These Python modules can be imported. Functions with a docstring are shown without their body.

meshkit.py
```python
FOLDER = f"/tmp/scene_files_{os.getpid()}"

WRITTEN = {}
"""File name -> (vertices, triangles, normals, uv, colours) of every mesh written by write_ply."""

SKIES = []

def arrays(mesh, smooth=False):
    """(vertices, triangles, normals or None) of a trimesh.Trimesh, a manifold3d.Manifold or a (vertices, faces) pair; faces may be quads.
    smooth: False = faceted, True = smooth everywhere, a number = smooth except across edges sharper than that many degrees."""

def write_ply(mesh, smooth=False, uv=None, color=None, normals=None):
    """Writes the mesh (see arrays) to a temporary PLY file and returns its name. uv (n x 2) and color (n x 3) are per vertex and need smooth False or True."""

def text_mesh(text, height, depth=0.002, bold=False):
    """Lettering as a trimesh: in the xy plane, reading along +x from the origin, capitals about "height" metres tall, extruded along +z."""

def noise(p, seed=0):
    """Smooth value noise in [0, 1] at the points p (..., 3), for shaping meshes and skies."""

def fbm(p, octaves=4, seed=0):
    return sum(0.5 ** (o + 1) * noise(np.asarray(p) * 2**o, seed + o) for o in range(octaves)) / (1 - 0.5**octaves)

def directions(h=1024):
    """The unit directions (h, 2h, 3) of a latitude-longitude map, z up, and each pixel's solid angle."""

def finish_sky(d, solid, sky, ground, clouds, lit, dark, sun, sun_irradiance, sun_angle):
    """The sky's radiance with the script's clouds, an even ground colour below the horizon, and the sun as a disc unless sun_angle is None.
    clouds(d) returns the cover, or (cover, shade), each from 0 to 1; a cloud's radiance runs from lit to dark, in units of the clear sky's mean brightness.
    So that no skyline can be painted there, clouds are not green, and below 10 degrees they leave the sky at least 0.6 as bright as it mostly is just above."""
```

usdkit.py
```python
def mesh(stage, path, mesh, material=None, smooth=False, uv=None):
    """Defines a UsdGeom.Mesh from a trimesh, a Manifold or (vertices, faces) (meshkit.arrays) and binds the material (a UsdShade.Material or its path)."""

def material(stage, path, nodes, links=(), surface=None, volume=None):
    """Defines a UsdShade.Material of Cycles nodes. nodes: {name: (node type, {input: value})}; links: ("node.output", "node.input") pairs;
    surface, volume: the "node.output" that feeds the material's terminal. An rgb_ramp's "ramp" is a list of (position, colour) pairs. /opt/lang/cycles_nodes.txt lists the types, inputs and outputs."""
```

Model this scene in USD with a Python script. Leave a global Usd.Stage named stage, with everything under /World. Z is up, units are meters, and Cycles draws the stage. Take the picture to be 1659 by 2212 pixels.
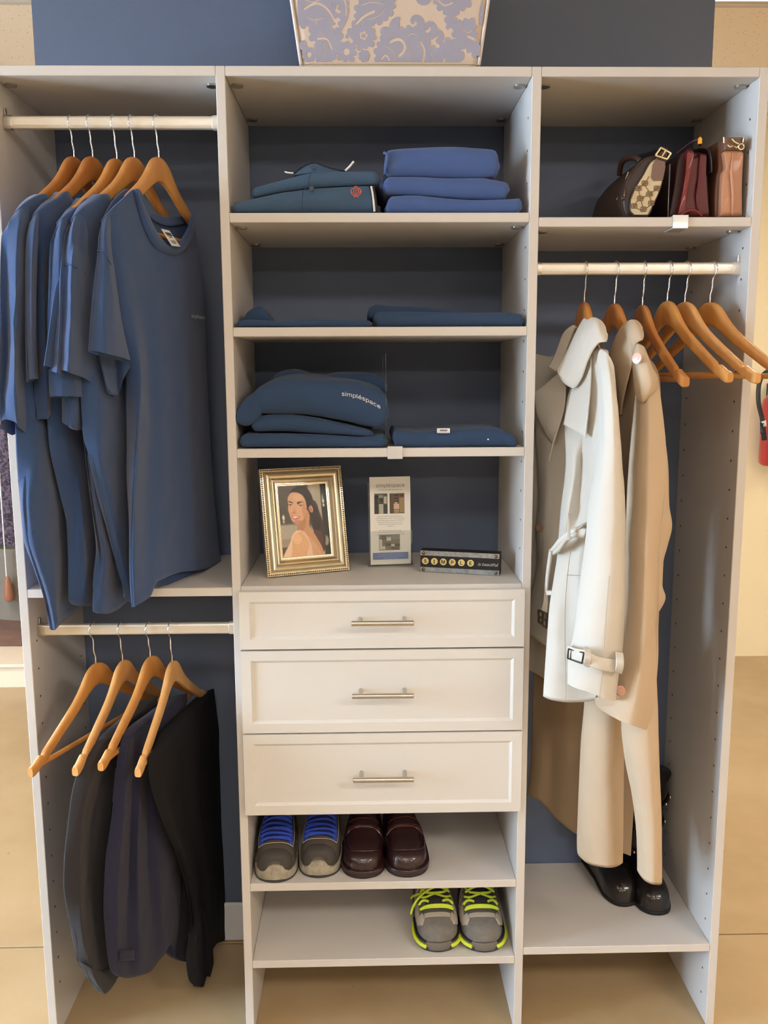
import math, random
import numpy as np, trimesh, manifold3d
from scipy.interpolate import PchipInterpolator
from shapely.geometry import Polygon, Point, LineString
from shapely import affinity
from shapely.ops import unary_union
import usdkit, meshkit
from pxr import Usd, UsdGeom, UsdShade, UsdLux, Gf, Sdf, Vt

stage = Usd.Stage.CreateInMemory()
UsdGeom.SetStageUpAxis(stage, UsdGeom.Tokens.z)
UsdGeom.SetStageMetersPerUnit(stage, 1.0)
UsdGeom.Xform.Define(stage, '/World')
UsdGeom.Scope.Define(stage, '/World/Looks')
rng = np.random.default_rng(7)

# ------------------------------------------------------------------ camera, exposure, light levels
W_PX, H_PX, F_PX = 1659.0, 2212.0, 1890.585
CAM = np.array([-0.03417, -1.84994, 1.52594])
YAW, PITCH, ROLL = np.radians([1.22211, 8.82338, -0.28321])
FW = np.array([np.sin(YAW)*np.cos(PITCH), np.cos(YAW)*np.cos(PITCH), -np.sin(PITCH)])
_r = np.array([np.cos(YAW), -np.sin(YAW), 0.0]); _u = np.cross(_r, FW)
RT = _r*np.cos(ROLL) + _u*np.sin(ROLL); UP = -_r*np.sin(ROLL) + _u*np.cos(ROLL)
cam = UsdGeom.Camera.Define(stage, '/World/camera')
cam.CreateHorizontalApertureAttr(24.0); cam.CreateVerticalApertureAttr(24.0*H_PX/W_PX)
cam.CreateFocalLengthAttr(24.0*F_PX/W_PX); cam.CreateClippingRangeAttr(Gf.Vec2f(0.05, 100))
EXPOSURE = 0.42
cam.CreateExposureAttr(EXPOSURE)
cam.AddTransformOp().Set(Gf.Matrix4d(*RT, 0, *UP, 0, *(-FW), 0, *CAM, 1))
TROFFER = 22.0           # radiance of the ceiling light diffusers
WINDOW = 30.0            # radiance of the daylight window at the left
dome = UsdLux.DomeLight.Define(stage, '/World/sky')
dome.CreateIntensityAttr(0.15); dome.CreateColorAttr(Gf.Vec3f(0.8, 0.9, 1.0))

def ray(px, py): return FW + RT*(px-W_PX/2)/F_PX - UP*(py-H_PX/2)/F_PX
def at(px, py, Y): d = ray(px, py); return CAM + d*(Y-CAM[1])/d[1]
def at_z(px, py, Z): d = ray(px, py); return CAM + d*(Z-CAM[2])/d[2]

# ------------------------------------------------------------------ materials
def lin(c):
    c = np.asarray(c, float)/255.0
    return tuple(np.where(c <= 0.04045, c/12.92, ((c+0.055)/1.055)**2.4))
MATS = {}
def mat(name, rgb, rough=0.5, metal=0.0, bump=0.0, bscale=300.0, var=0.0, vscale=6.0, spec=0.5, rgb2=None, sheen=0.0, coat=0.0, stretch=(1,1,1), detail=3.0, trans=0.0, obj=False):
    """Principled material; var mixes towards rgb2 by noise, bump adds fine relief."""
    if name in MATS: return MATS[name]
    n = {'p': ('principled_bsdf', {'base_color': lin(rgb), 'roughness': rough, 'metallic': metal, 'specular_ior_level': spec, 'sheen_weight': sheen, 'coat_weight': coat})}
    l = []
    if var or bump:
        if obj: n['g'] = ('texture_coordinate', {}); src = 'g.object'
        else: n['g'] = ('geometry', {}); src = 'g.position'
        n['m'] = ('mapping', {'scale': stretch}); l.append((src, 'm.vector'))
    if var:
        c2 = rgb2 if rgb2 is not None else tuple(np.clip(np.array(rgb)*0.8, 0, 255))
        n['vn'] = ('noise_texture', {'scale': vscale, 'detail': detail, 'roughness': 0.6})
        n['vr'] = ('map_range', {'from_min': 0.35, 'from_max': 0.68, 'to_min': 0.0, 'to_max': float(var), 'clamp': True})
        n['mx'] = ('mix', {'color1': lin(rgb), 'color2': lin(c2)})
        l += [('m.vector', 'vn.vector'), ('vn.fac', 'vr.value'), ('vr.result', 'mx.fac'), ('mx.color', 'p.base_color')]
    if bump:
        n['bn'] = ('noise_texture', {'scale': bscale, 'detail': 2.0})
        n['b'] = ('bump', {'strength': bump, 'distance': 0.002})
        l += [('m.vector', 'bn.vector'), ('bn.fac', 'b.height'), ('b.normal', 'p.normal')]
    MATS[name] = usdkit.material(stage, '/World/Looks/'+name, n, l, surface='p.BSDF')
    return MATS[name]

def emit(name, rgb, strength):
    if name not in MATS:
        MATS[name] = usdkit.material(stage, '/World/Looks/'+name, {'e': ('emission', {'color': rgb, 'strength': strength})}, surface='e.emission')
    return MATS[name]

def acrylic(name, tint=(250, 251, 250), fac=0.08):
    if name not in MATS:
        MATS[name] = usdkit.material(stage, '/World/Looks/'+name, {
            't': ('transparent_bsdf', {'color': lin(tint)}), 'g': ('glossy_bsdf', {'color': (1, 1, 1), 'roughness': 0.04}),
            'm': ('mix_closure', {'fac': fac})}, [('t.BSDF', 'm.closure1'), ('g.BSDF', 'm.closure2')], surface='m.closure')
    return MATS[name]

def vcol(name, rough=0.5, spec=0.4):
    """Flat print: colours come with the mesh (primvar 'print')."""
    if name not in MATS:
        MATS[name] = usdkit.material(stage, '/World/Looks/'+name, {'a': ('attribute', {'attribute': 'print'}), 'p': ('principled_bsdf', {'roughness': rough, 'specular_ior_level': spec})},
                                     [('a.color', 'p.base_color')], surface='p.BSDF')
    return MATS[name]

CREAM = mat('cream_melamine', (208, 203, 198), 0.55, bump=0.04, bscale=900, spec=0.35)
DRAWER = mat('drawer_paint', (212, 209, 204), 0.38)
BLUEWALL = mat('blue_wall_paint', (90, 103, 128), 0.55, bump=0.12, bscale=420)
SHIRT = mat('blue_cotton', (55, 80, 123), 0.9, bump=0.35, bscale=1400, sheen=0.25, var=0.35, vscale=60, rgb2=(50, 73, 113), spec=0.2)
SHIRT_B = mat('royal_cotton', (72, 96, 150), 0.9, bump=0.35, bscale=1400, sheen=0.2, spec=0.2)
SWEAT = mat('ink_knit', (52, 73, 104), 0.92, bump=0.4, bscale=1300, sheen=0.1, spec=0.15)
POLO = mat('slate_cotton', (68, 92, 118), 0.92, bump=0.4, bscale=1600, sheen=0.1, spec=0.15)
CREAMCOAT = mat('cream_cotton', (208, 202, 192), 0.75, bump=0.12, bscale=1500, spec=0.25)
BEIGECOAT = mat('beige_cotton', (194, 172, 146), 0.75, bump=0.12, bscale=1500, spec=0.25)
BEIGELINE = mat('tan_lining', (152, 132, 108), 0.7, spec=0.25)
BLACKC = mat('black_wool', (28, 28, 31), 0.9, bump=0.3, bscale=1500, spec=0.2)
NAVYC = mat('navy_wool', (42, 42, 64), 0.9, bump=0.3, bscale=1500, spec=0.2, sheen=0.1)
CHARC = mat('charcoal_wool', (50, 48, 52), 0.9, bump=0.3, bscale=1500, spec=0.2, sheen=0.1)
WOOD = mat('hanger_wood', (206, 146, 76), 0.38, var=0.8, vscale=30, rgb2=(182, 118, 56), stretch=(1, 1, 0.18), coat=0.25, obj=True)
WOOD2 = mat('hanger_wood_pale', (218, 164, 100), 0.38, var=0.8, vscale=30, rgb2=(196, 138, 78), stretch=(1, 1, 0.18), coat=0.25, obj=True)
WOOD3 = mat('hanger_wood_dark', (186, 122, 60), 0.4, var=0.8, vscale=30, rgb2=(160, 98, 44), stretch=(1, 1, 0.18), coat=0.2, obj=True)
CHROME = mat('chrome', (228, 228, 230), 0.12, metal=1.0)
ROD = mat('rod_satin', (228, 222, 210), 0.34, metal=0.6)
NICKEL = mat('brushed_nickel', (194, 188, 178), 0.3, metal=1.0)
DARKMETAL = mat('dark_metal', (90, 84, 78), 0.35, metal=1.0)
WHITEP = mat('white_print', (232, 232, 232), 0.6)
DARKP = mat('dark_print', (40, 40, 44), 0.6)
BLACK = mat('black_matte', (20, 19, 20), 0.7)
ACR = acrylic('clear_acrylic')
usdkit.material(stage, '/World/Looks/milky_acrylic', {'p': ('principled_bsdf', {'base_color': (.86, .86, .84), 'roughness': .15, 'transmission_weight': .35, 'coat_weight': .5})}, [], surface='p.BSDF'); MILKY = UsdShade.Material.Get(stage, '/World/Looks/milky_acrylic')

# ------------------------------------------------------------------ scene helpers
USED = {}
def path_for(parent, name):
    base = (parent.GetPath().pathString if parent is not None else '/World')
    k = (base, name); n = USED.get(k, 0); USED[k] = n+1
    return f'{base}/{name}' + (f'_{n:03d}' if n else '')
def tag(p, label=None, cat=None, group=None, kind=None):
    p = p.GetPrim() if hasattr(p, 'GetPrim') else p
    for k, v in (('label', label), ('category', cat), ('group', group), ('kind', kind)):
        if v: p.SetCustomDataByKey(k, v)
    return p
def thing(name, label, cat, loc=(0, 0, 0), rotz=0.0, group=None, kind=None):
    x = UsdGeom.Xform.Define(stage, path_for(None, name))
    x.AddTranslateOp().Set(Gf.Vec3d(*map(float, loc)))
    if rotz: x.AddRotateZOp().Set(float(rotz))
    p = tag(x, label, cat, group, kind)
    ORIGIN[p.GetPath().pathString] = (np.array(loc, float), math.radians(rotz))
    return p
ORIGIN = {}
def to_local(mesh, parent):
    """World-space mesh -> the space of its thing."""
    key = parent.GetPath().pathString
    while key not in ORIGIN: key = key.rsplit('/', 1)[0]
    o, a = ORIGIN[key]
    v, f = mesh
    v = np.asarray(v, float) - o
    if a:
        c, s = math.cos(-a), math.sin(-a)
        v = v @ np.array([[c, s, 0], [-s, c, 0], [0, 0, 1]])
    return v, f
def vf(mesh):
    if isinstance(mesh, tuple): return np.asarray(mesh[0], float), np.asarray(mesh[1], int)
    if hasattr(mesh, 'to_mesh'):
        m = mesh.to_mesh(); return np.asarray(m.vert_properties[:, :3], float), np.asarray(m.tri_verts, int)
    return np.asarray(mesh.vertices, float), np.asarray(mesh.faces, int)
def obj(name, mesh, material, parent=None, smooth=False, local=False, label=None, kind=None, uv=None, colors=None):
    v, f = vf(mesh)
    if parent is not None and not local: v, f = to_local((v, f), parent)
    m = usdkit.mesh(stage, path_for(parent, name), (v, f), material, smooth=smooth)
    if colors is not None:
        UsdGeom.PrimvarsAPI(m).CreatePrimvar('print', Sdf.ValueTypeNames.Color3fArray, 'vertex').Set(Vt.Vec3fArray.FromNumpy(np.asarray(colors, np.float32)))
    if label or kind: tag(m, label, None, None, kind)
    return m.GetPrim()
def solo(name, mesh, material, label, cat, group=None, kind=None, smooth=False):
    p = obj(name, mesh, material, None, smooth); return tag(p, label, cat, group, kind)
def cat_mesh(*ms):
    vs, fs, n = [], [], 0
    for m in ms:
        v, f = vf(m)
        if f.shape[1] == 4: f = np.vstack([f[:, [0, 1, 2]], f[:, [0, 2, 3]]])
        vs.append(v); fs.append(f+n); n += len(v)
    return np.vstack(vs), np.vstack(fs)

# ------------------------------------------------------------------ mesh helpers
def box(x0, x1, y0, y1, z0, z1, r=0.0):
    """Box, chamfered by r."""
    if r <= 0:
        m = trimesh.creation.box((x1-x0, y1-y0, z1-z0)); m.apply_translation(((x0+x1)/2, (y0+y1)/2, (z0+z1)/2)); return vf(m)
    lo, hi = np.array([x0, y0, z0], float), np.array([x1, y1, z1], float)
    r = min(r, *((hi-lo)/2.01)); P = []
    for c in range(8):
        b = np.array([(c >> k) & 1 for k in range(3)])
        for k in range(3):
            p = np.where(b, hi-r, lo+r); p[k] = hi[k] if b[k] else lo[k]; P.append(p)
    return vf(trimesh.Trimesh(P).convex_hull)
def grid_faces(nr, nc, closed=False, flip=False):
    i, j = np.meshgrid(np.arange(nr-1), np.arange(nc if closed else nc-1), indexing='ij')
    a = i*nc+j; b = i*nc+(j+1) % nc; c = (i+1)*nc+(j+1) % nc; d = (i+1)*nc+j
    f = np.vstack([np.stack([a, b, c], -1).reshape(-1, 3), np.stack([a, c, d], -1).reshape(-1, 3)])
    return f[:, ::-1] if flip else f
def tube(path, r, n=10, cap=True):
    """Round tube along a path; r may vary."""
    p = np.asarray(path, float); r = np.broadcast_to(np.asarray(r, float), len(p))
    t = np.gradient(p, axis=0); t /= np.linalg.norm(t, axis=1, keepdims=True)+1e-12
    ref = np.array([0, 0, 1.0]) if abs(t[0][2]) < 0.9 else np.array([1.0, 0, 0])
    a = np.cross(t[0], ref); a /= np.linalg.norm(a); rings = []
    for k in range(len(p)):
        a = a - t[k]*(a @ t[k]); a /= np.linalg.norm(a)+1e-12; b = np.cross(t[k], a)
        th = np.linspace(0, 2*np.pi, n, endpoint=False)
        rings.append(p[k]+r[k]*(np.cos(th)[:, None]*a+np.sin(th)[:, None]*b))
    v = np.vstack(rings); f = grid_faces(len(p), n, True)
    if cap:
        m = len(v); v = np.vstack([v, p[:1], p[-1:]])
        k = np.arange(n); kk = (k+1) % n; o = (len(p)-1)*n
        f = np.vstack([f, np.stack([np.full(n, m), kk, k], -1), np.stack([np.full(n, m+1), o+k, o+kk], -1)])
    return v, f
def loft(rings, cap=True, closed=True):
    R = np.asarray(rings, float); nr, n = R.shape[:2]
    v = R.reshape(-1, 3); f = grid_faces(nr, n, closed)
    if cap and closed:
        m = len(v); v = np.vstack([v, R[0].mean(0)[None], R[-1].mean(0)[None]])
        k = np.arange(n); kk = (k+1) % n; o = (nr-1)*n
        f = np.vstack([f, np.stack([np.full(n, m), kk, k], -1), np.stack([np.full(n, m+1), o+k, o+kk], -1)])
    return v, f
def extrude(poly, h, frame=None):
    """Extrude a shapely polygon by h; frame = (origin, ex, ey) places it (thickness along ex x ey)."""
    gs = [poly] if poly.geom_type == 'Polygon' else [g for g in poly.geoms if g.geom_type == 'Polygon']
    ms = [trimesh.creation.extrude_polygon(g, h) for g in gs if g.area > 1e-10]
    v, f = cat_mesh(*ms)
    if frame is not None:
        o, ex, ey = map(np.asarray, frame); ez = np.cross(ex, ey)
        v = o + v[:, :1]*ex + v[:, 1:2]*ey + v[:, 2:3]*ez
    return v, f
def place(mesh, o, ex, ey):
    v, f = vf(mesh); o, ex, ey = np.asarray(o, float), np.asarray(ex, float), np.asarray(ey, float); ez = np.cross(ex, ey)
    return o + v[:, :1]*ex + v[:, 1:2]*ey + v[:, 2:3]*ez, f
def text(s, h, depth=0.0004, bold=False): return vf(meshkit.text_mesh(s, h, depth, bold))
def spline(pts, n=40, closed=False):
    p = np.asarray(pts, float)
    if closed: p = np.vstack([p, p[:1]])
    d = np.r_[0, np.cumsum(np.linalg.norm(np.diff(p, axis=0), axis=1))]
    from scipy.interpolate import CubicSpline
    cs = CubicSpline(d, p, bc_type='periodic' if closed else 'natural')
    return cs(np.linspace(0, d[-1], n, endpoint=not closed))
def resample(p, n):
    p = np.asarray(p, float); d = np.r_[0, np.cumsum(np.linalg.norm(np.diff(p, axis=0), axis=1)+1e-9)]
    return PchipInterpolator(d/d[-1], p, axis=0)(np.linspace(0, 1, n))
def pts3(poly):
    """(px, py, Y) points of an outline -> points of the place; arrays pass through."""
    if isinstance(poly, np.ndarray): return poly
    return np.array([p if isinstance(p, np.ndarray) else at(*p) for p in poly])
def cloth(polys, th=0.02, nu=28, nv=48, folds=(), toward=None, edge=0.003, pw=4.0, seed=0, wob=0.0, ends=True, taper=0.0):
    """A hanging piece of cloth with two layers: outlines and fold lines from one side to the other, each running from top to bottom.
    th = distance between the two layers in the middle; folds = (amplitude, count, phase, slant, how it grows downward)."""
    E = [resample(pts3(p), nv) for p in polys]; E = np.array(E)
    d = np.linalg.norm(np.diff(E, axis=0), axis=2).mean(1); x = np.r_[0, np.cumsum(d)]; x /= x[-1]
    s = np.linspace(0, 1, nu); P = PchipInterpolator(x, E, axis=0)(s) if len(E) > 2 else E[0]+(E[1]-E[0])*s[:, None, None]
    P = np.swapaxes(P, 0, 1)                                # rows (t), columns (s)
    du = np.gradient(P, axis=1); dv = np.gradient(P, axis=0); n = np.cross(du, dv); n /= np.linalg.norm(n, axis=2, keepdims=True)+1e-12
    ref = CAM-P if toward is None else np.broadcast_to(np.asarray(toward, float), P.shape)
    if (n*ref).sum() < 0: n = -n
    nm = n.mean((0, 1)); nm /= np.linalg.norm(nm)
    t = np.linspace(0, 1, nv)[:, None]; S = s[None, :]
    w = 1-np.abs(2*S-1)**pw
    off = np.zeros((nv, nu))
    for amp, fr, ph, sk, gr in folds:
        off += amp*np.sin(2*np.pi*(fr*S+sk*t)+ph)*t**gr
    if wob: off += wob*(meshkit.fbm(P.reshape(-1, 3)*14.0+seed*3.1, 3).reshape(nv, nu)-0.5)*2
    off = off*np.clip(w*1.4, 0, 1)
    A = P+n*off[..., None]
    k = np.clip(t*taper, .05, 1) if taper else 1.0
    B = P+n*(off*0.5)[..., None]-nm*((edge+th*w)*k)[..., None]
    v = np.concatenate([A, B[:, ::-1]], axis=1)             # closed loop per row
    nc = 2*nu; f = grid_faces(nv, nc, True); vv = v.reshape(-1, 3)
    if ends:
        ex = []
        for r in (0, nv-1):
            a = r*nc+np.arange(nu-1); b = r*nc+nc-1-np.arange(nu-1)
            q = np.vstack([np.stack([a, a+1, b], -1), np.stack([a+1, b-1, b], -1)])
            ex.append(q[:, ::-1] if r == 0 else q)
        f = np.vstack([f]+ex)
    return vv, f
# ------------------------------------------------------------------ the room
H_CEIL = 2.745
def concrete():
    n = {'g': ('geometry', {}), 'n1': ('noise_texture', {'scale': 1.3, 'detail': 6.0, 'roughness': 0.62}), 'n2': ('noise_texture', {'scale': 60.0, 'detail': 2.0}),
         'v': ('voronoi_texture', {'scale': 9.0}), 'sp': ('map_range', {'from_min': 0.02, 'from_max': 0.05, 'to_min': 0.55, 'to_max': 0.0, 'clamp': True}),
         'r': ('rgb_ramp', {'ramp': [(0.25, lin((164, 140, 105))), (0.5, lin((182, 158, 121))), (0.75, lin((194, 171, 136)))]}),
         'mx': ('mix', {'mix_type': 'multiply', 'color2': lin((225, 220, 214)), 'fac': 0.3}),
         'mz': ('mix', {'color2': lin((96, 88, 80))}),
         'b': ('bump', {'strength': 0.02, 'distance': 0.001}), 'p': ('principled_bsdf', {'roughness': 0.36, 'specular_ior_level': 0.4})}
    l = [('g.position', 'n1.vector'), ('g.position', 'n2.vector'), ('g.position', 'v.vector'), ('n1.fac', 'r.fac'), ('r.color', 'mx.color1'), 
         ('v.distance', 'sp.value'), ('sp.result', 'mz.fac'), ('mx.color', 'mz.color1'), ('mz.color', 'p.base_color'), ('n2.fac', 'b.height'), ('b.normal', 'p.normal')]
    return usdkit.material(stage, '/World/Looks/concrete', n, l, surface='p.BSDF')
CONC = concrete()
JOINT = mat('joint_dark', (150, 122, 92), 0.9, var=0.5, vscale=40)
floor = thing('floor', 'polished tan concrete floor with sawn joints', 'floor', kind='structure')
obj('floor_base', box(-4.6, 4.6, -7.6, 2.8, -0.10, -0.008), JOINT, floor)
XJ, YJ = [-4.6, -2.35, 2.45, 4.6], [-7.6, -2.65, 0.337, 2.8]
for i in range(3):
    for j in range(3):
        obj('concrete_slab', box(XJ[i]+.003, XJ[i+1]-.003, YJ[j]+.003, YJ[j+1]-.003, -0.012, 0.0, 0.0015), CONC, floor)

WALLW = mat('warm_wall_paint', (233, 214, 172), 0.7, bump=0.05, bscale=200)
WALLG = mat('pale_wall_paint', (150, 146, 140), 0.7)
def struct(name, mesh, m, label, cat): return tag(obj(name, mesh, m), label, cat, None, 'structure')
struct('wall_back', box(-4.6, 4.6, 2.725, 2.8, -0.02, H_CEIL+.05), WALLW, 'pale yellow painted wall far behind the closet', 'wall')
struct('wall_right', box(4.6, 4.7, -7.6, 2.8, -0.02, H_CEIL+.05), WALLW, 'pale yellow painted side wall on the right of the showroom', 'wall')
struct('wall_front', box(-4.6, 4.6, -7.7, -7.6, -0.02, H_CEIL+.05), WALLG, 'pale painted wall behind the viewer', 'wall')
# side wall with a big display window
wl = thing('wall_left', 'pale painted side wall with a large display window', 'wall', kind='structure')
obj('wall_section', box(-4.7, -4.6, -7.6, -1.95, -0.02, H_CEIL+.05), WALLG, wl)
obj('wall_section', box(-4.7, -4.6, -0.45, 2.8, -0.02, H_CEIL+.05), WALLG, wl)
obj('wall_section', box(-4.7, -4.6, -1.95, -0.45, -0.02, 0.35), WALLG, wl)
obj('wall_section', box(-4.7, -4.6, -1.95, -0.45, 2.45, H_CEIL+.05), WALLG, wl)
wn = thing('window_1', 'large daylit display window in the side wall', 'window', kind='structure')
obj('window_pane', box(-4.69, -4.68, -1.95, -0.45, 0.35, 2.45), emit('daylight', (0.58, 0.78, 1.0), WINDOW), wn)
for y in (-1.97, -1.22, -0.48): obj('window_frame', box(-4.67, -4.58, y, y+0.05, 0.35, 2.45, .004), DARKMETAL, wn)
for z in (0.33, 2.42): obj('window_frame', box(-4.67, -4.58, -1.97, -0.43, z, z+.05, .004), DARKMETAL, wn)

# blue partition behind the closet, with its white baseboard
struct('wall_center', box(-.80, .80, .3565, .47, 0.0, H_CEIL), BLUEWALL, 'slate blue painted partition behind the closet shelves', 'wall')
struct('baseboard_center', box(-.80, .80, .3445, .3564, 0.0005, .112, .004), mat('white_trim', (224, 224, 226), 0.45), 'white baseboard along the foot of the blue partition', 'baseboard')

# suspended ceiling: 2 ft tiles in a T-bar grid, with troffer lights
def tilemat():
    n = {'g': ('geometry', {}), 'v': ('voronoi_texture', {'scale': 70.0}), 'v2': ('noise_texture', {'scale': 45.0, 'detail': 1.0}),
         'a': ('map_range', {'from_min': 0.10, 'from_max': 0.22, 'to_min': 0.75, 'to_max': 0.0, 'clamp': True}), 'k': ('map_range', {'from_min': 0.46, 'from_max': 0.56, 'to_min': 0.0, 'to_max': 1.0, 'clamp': True}),
         'mu': ('math', {'math_type': 'multiply'}), 'mx': ('mix', {'color1': lin((232, 216, 196)), 'color2': lin((120, 98, 76))}), 'p': ('principled_bsdf', {'roughness': 0.9, 'specular_ior_level': 0.1})}
    l = [('g.position', 'v.vector'), ('g.position', 'v2.vector'), ('v.distance', 'a.value'), ('v2.fac', 'k.value'), ('a.result', 'mu.value1'), ('k.result', 'mu.value2'), ('mu.value', 'mx.fac'), ('mx.color', 'p.base_color')]
    return usdkit.material(stage, '/World/Looks/ceiling_tile', n, l, surface='p.BSDF')
TILE = tilemat(); BAR = mat('tbar', (196, 184, 168), 0.6)
ceil = thing('ceiling', 'suspended ceiling of speckled tiles in a metal grid', 'ceiling', kind='structure')
P2 = 0.61; P4 = 1.22; X0, Y0 = 0.49, 1.27
LIGHTS = [(0, -1), (-3, -7), (-1, -7), (1, -7), (-3, -1), (2, -1), (-3, -12), (-1, -12), (1, -12)]     # troffers: column, row
def lit(i, j): return (i, j) in LIGHTS
obj('ceiling_deck', box(-4.7, 4.7, -7.7, 2.8, H_CEIL+.045, H_CEIL+.09), BAR, ceil)
for i in range(-5, 4):
    for j in range(-15, 3):
        x0, y0 = X0+i*P4, Y0+j*P2
        if x0+P4 < -4.6 or x0 > 4.6 or y0 > 2.72 or y0+P2 < -7.6 or lit(i, j): continue
        obj('ceiling_tile', box(max(x0+.012, -4.6), min(x0+P4-.012, 4.6), max(y0+.012, -7.6), min(y0+P2-.012, 2.72), H_CEIL, H_CEIL+.016, .003), TILE, ceil)
for i in range(-5, 5):
    if -4.6 < X0+i*P4 < 4.6: obj('grid_bar', box(X0+i*P4-.012, X0+i*P4+.012, -7.6, 2.72, H_CEIL-.004, H_CEIL+.004), BAR, ceil)
for j in range(-15, 3):
    obj('grid_bar', box(-4.6, 4.6, Y0+j*P2-.012, Y0+j*P2+.012, H_CEIL-.0045, H_CEIL+.0035), BAR, ceil)
lamp_labels = ['lit ceiling light panel behind the top right corner of the closet', 'lit ceiling light panel behind the viewer on the window side', 'lit ceiling light panel straight behind the viewer',
               'lit ceiling light panel behind the viewer on the right', 'lit ceiling light panel over the patterned shade', 'lit ceiling light panel in the far right corner',
               'lit ceiling light panel at the front of the room on the window side', 'lit ceiling light panel at the middle front of the room', 'lit ceiling light panel at the front of the room on the right']
for (a, b), lb in zip(LIGHTS, lamp_labels):
    x0, y0 = X0+a*P4+.014, Y0+b*P2+.014; x1, y1 = x0+P4-.028, y0+P2-.028
    k = {(-3, -7): .25, (-1, -7): .5, (1, -7): 1.2, (-3, -1): 1.2, (2, -1): .5, (0, -1): .5, (-3, -12): .7, (-1, -12): 1.0, (1, -12): 1.4}[(a, b)]
    t = thing('ceiling_light', lb, 'ceiling light', ((x0+x1)/2, (y0+y1)/2, H_CEIL), group='ceiling light panels')
    fr = [box(x0, x1, y0, y0+.02, H_CEIL-.002, H_CEIL+.02), box(x0, x1, y1-.02, y1, H_CEIL-.002, H_CEIL+.02), box(x0, x0+.02, y0+.02, y1-.02, H_CEIL-.002, H_CEIL+.02), box(x1-.02, x1, y0+.02, y1-.02, H_CEIL-.002, H_CEIL+.02)]
    obj('frame', cat_mesh(*fr), BAR, t)
    obj('diffuser', box(x0+.02, x1-.02, y0+.02, y1-.02, H_CEIL+.004, H_CEIL+.012), emit('tube_light_%d' % round(k*100), (1.0, 0.92, 0.83), TROFFER*k), t)

# ------------------------------------------------------------------ beyond the closet's sides
pl = thing('display_platform', 'cream painted display platform against the far wall', 'platform', (-2.4, 2.55, 0))
CREAMP = mat('platform_paint', (236, 220, 196), 0.5)
obj('platform_top', box(-3.6, -1.25, 2.36, 2.722, .105, .122, .003), CREAMP, pl); obj('platform_front', box(-3.6, -1.25, 2.372, 2.715, .0005, .105), CREAMP, pl)
bp = solo('wood_panel', box(-2.6, -1.35, 2.66, 2.715, .1235, .42, .003), mat('brown_wood', (118, 84, 66), 0.5, var=0.7, vscale=8, rgb2=(92, 62, 48), stretch=(1, 1, 6)), 'brown wood panel standing on the cream platform', 'panel')
# patterned shade with its grey hem, cord and tassel
def shade_net(x0, x1, z0, z1, amp, y):
    nx, nz = 60, 24; X, Z = np.meshgrid(np.linspace(x0, x1, nx), np.linspace(z1, z0, nz)); t = (z1-Z)/(z1-z0)
    Yv = y+amp*np.sin(X*21)*(0.4+0.6*t); Z = Z+0.02*np.sin(X*9)*(t**6)
    v = np.stack([X, Yv, Z], -1); v2 = v+np.array([0, .008, 0]); return cat_mesh((v.reshape(-1, 3), grid_faces(nz, nx)), (v2.reshape(-1, 3), grid_faces(nz, nx, flip=True)))
n = {'g': ('geometry', {}), 'v': ('noise_texture', {'scale': 48.0, 'detail': 3.0, 'distortion': 1.2}), 'r': ('rgb_ramp', {'ramp': [(0.42, lin((40, 36, 44))), (0.52, lin((84, 72, 92))), (0.7, lin((112, 96, 112)))]}), 'p': ('principled_bsdf', {'roughness': 0.8})}
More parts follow.
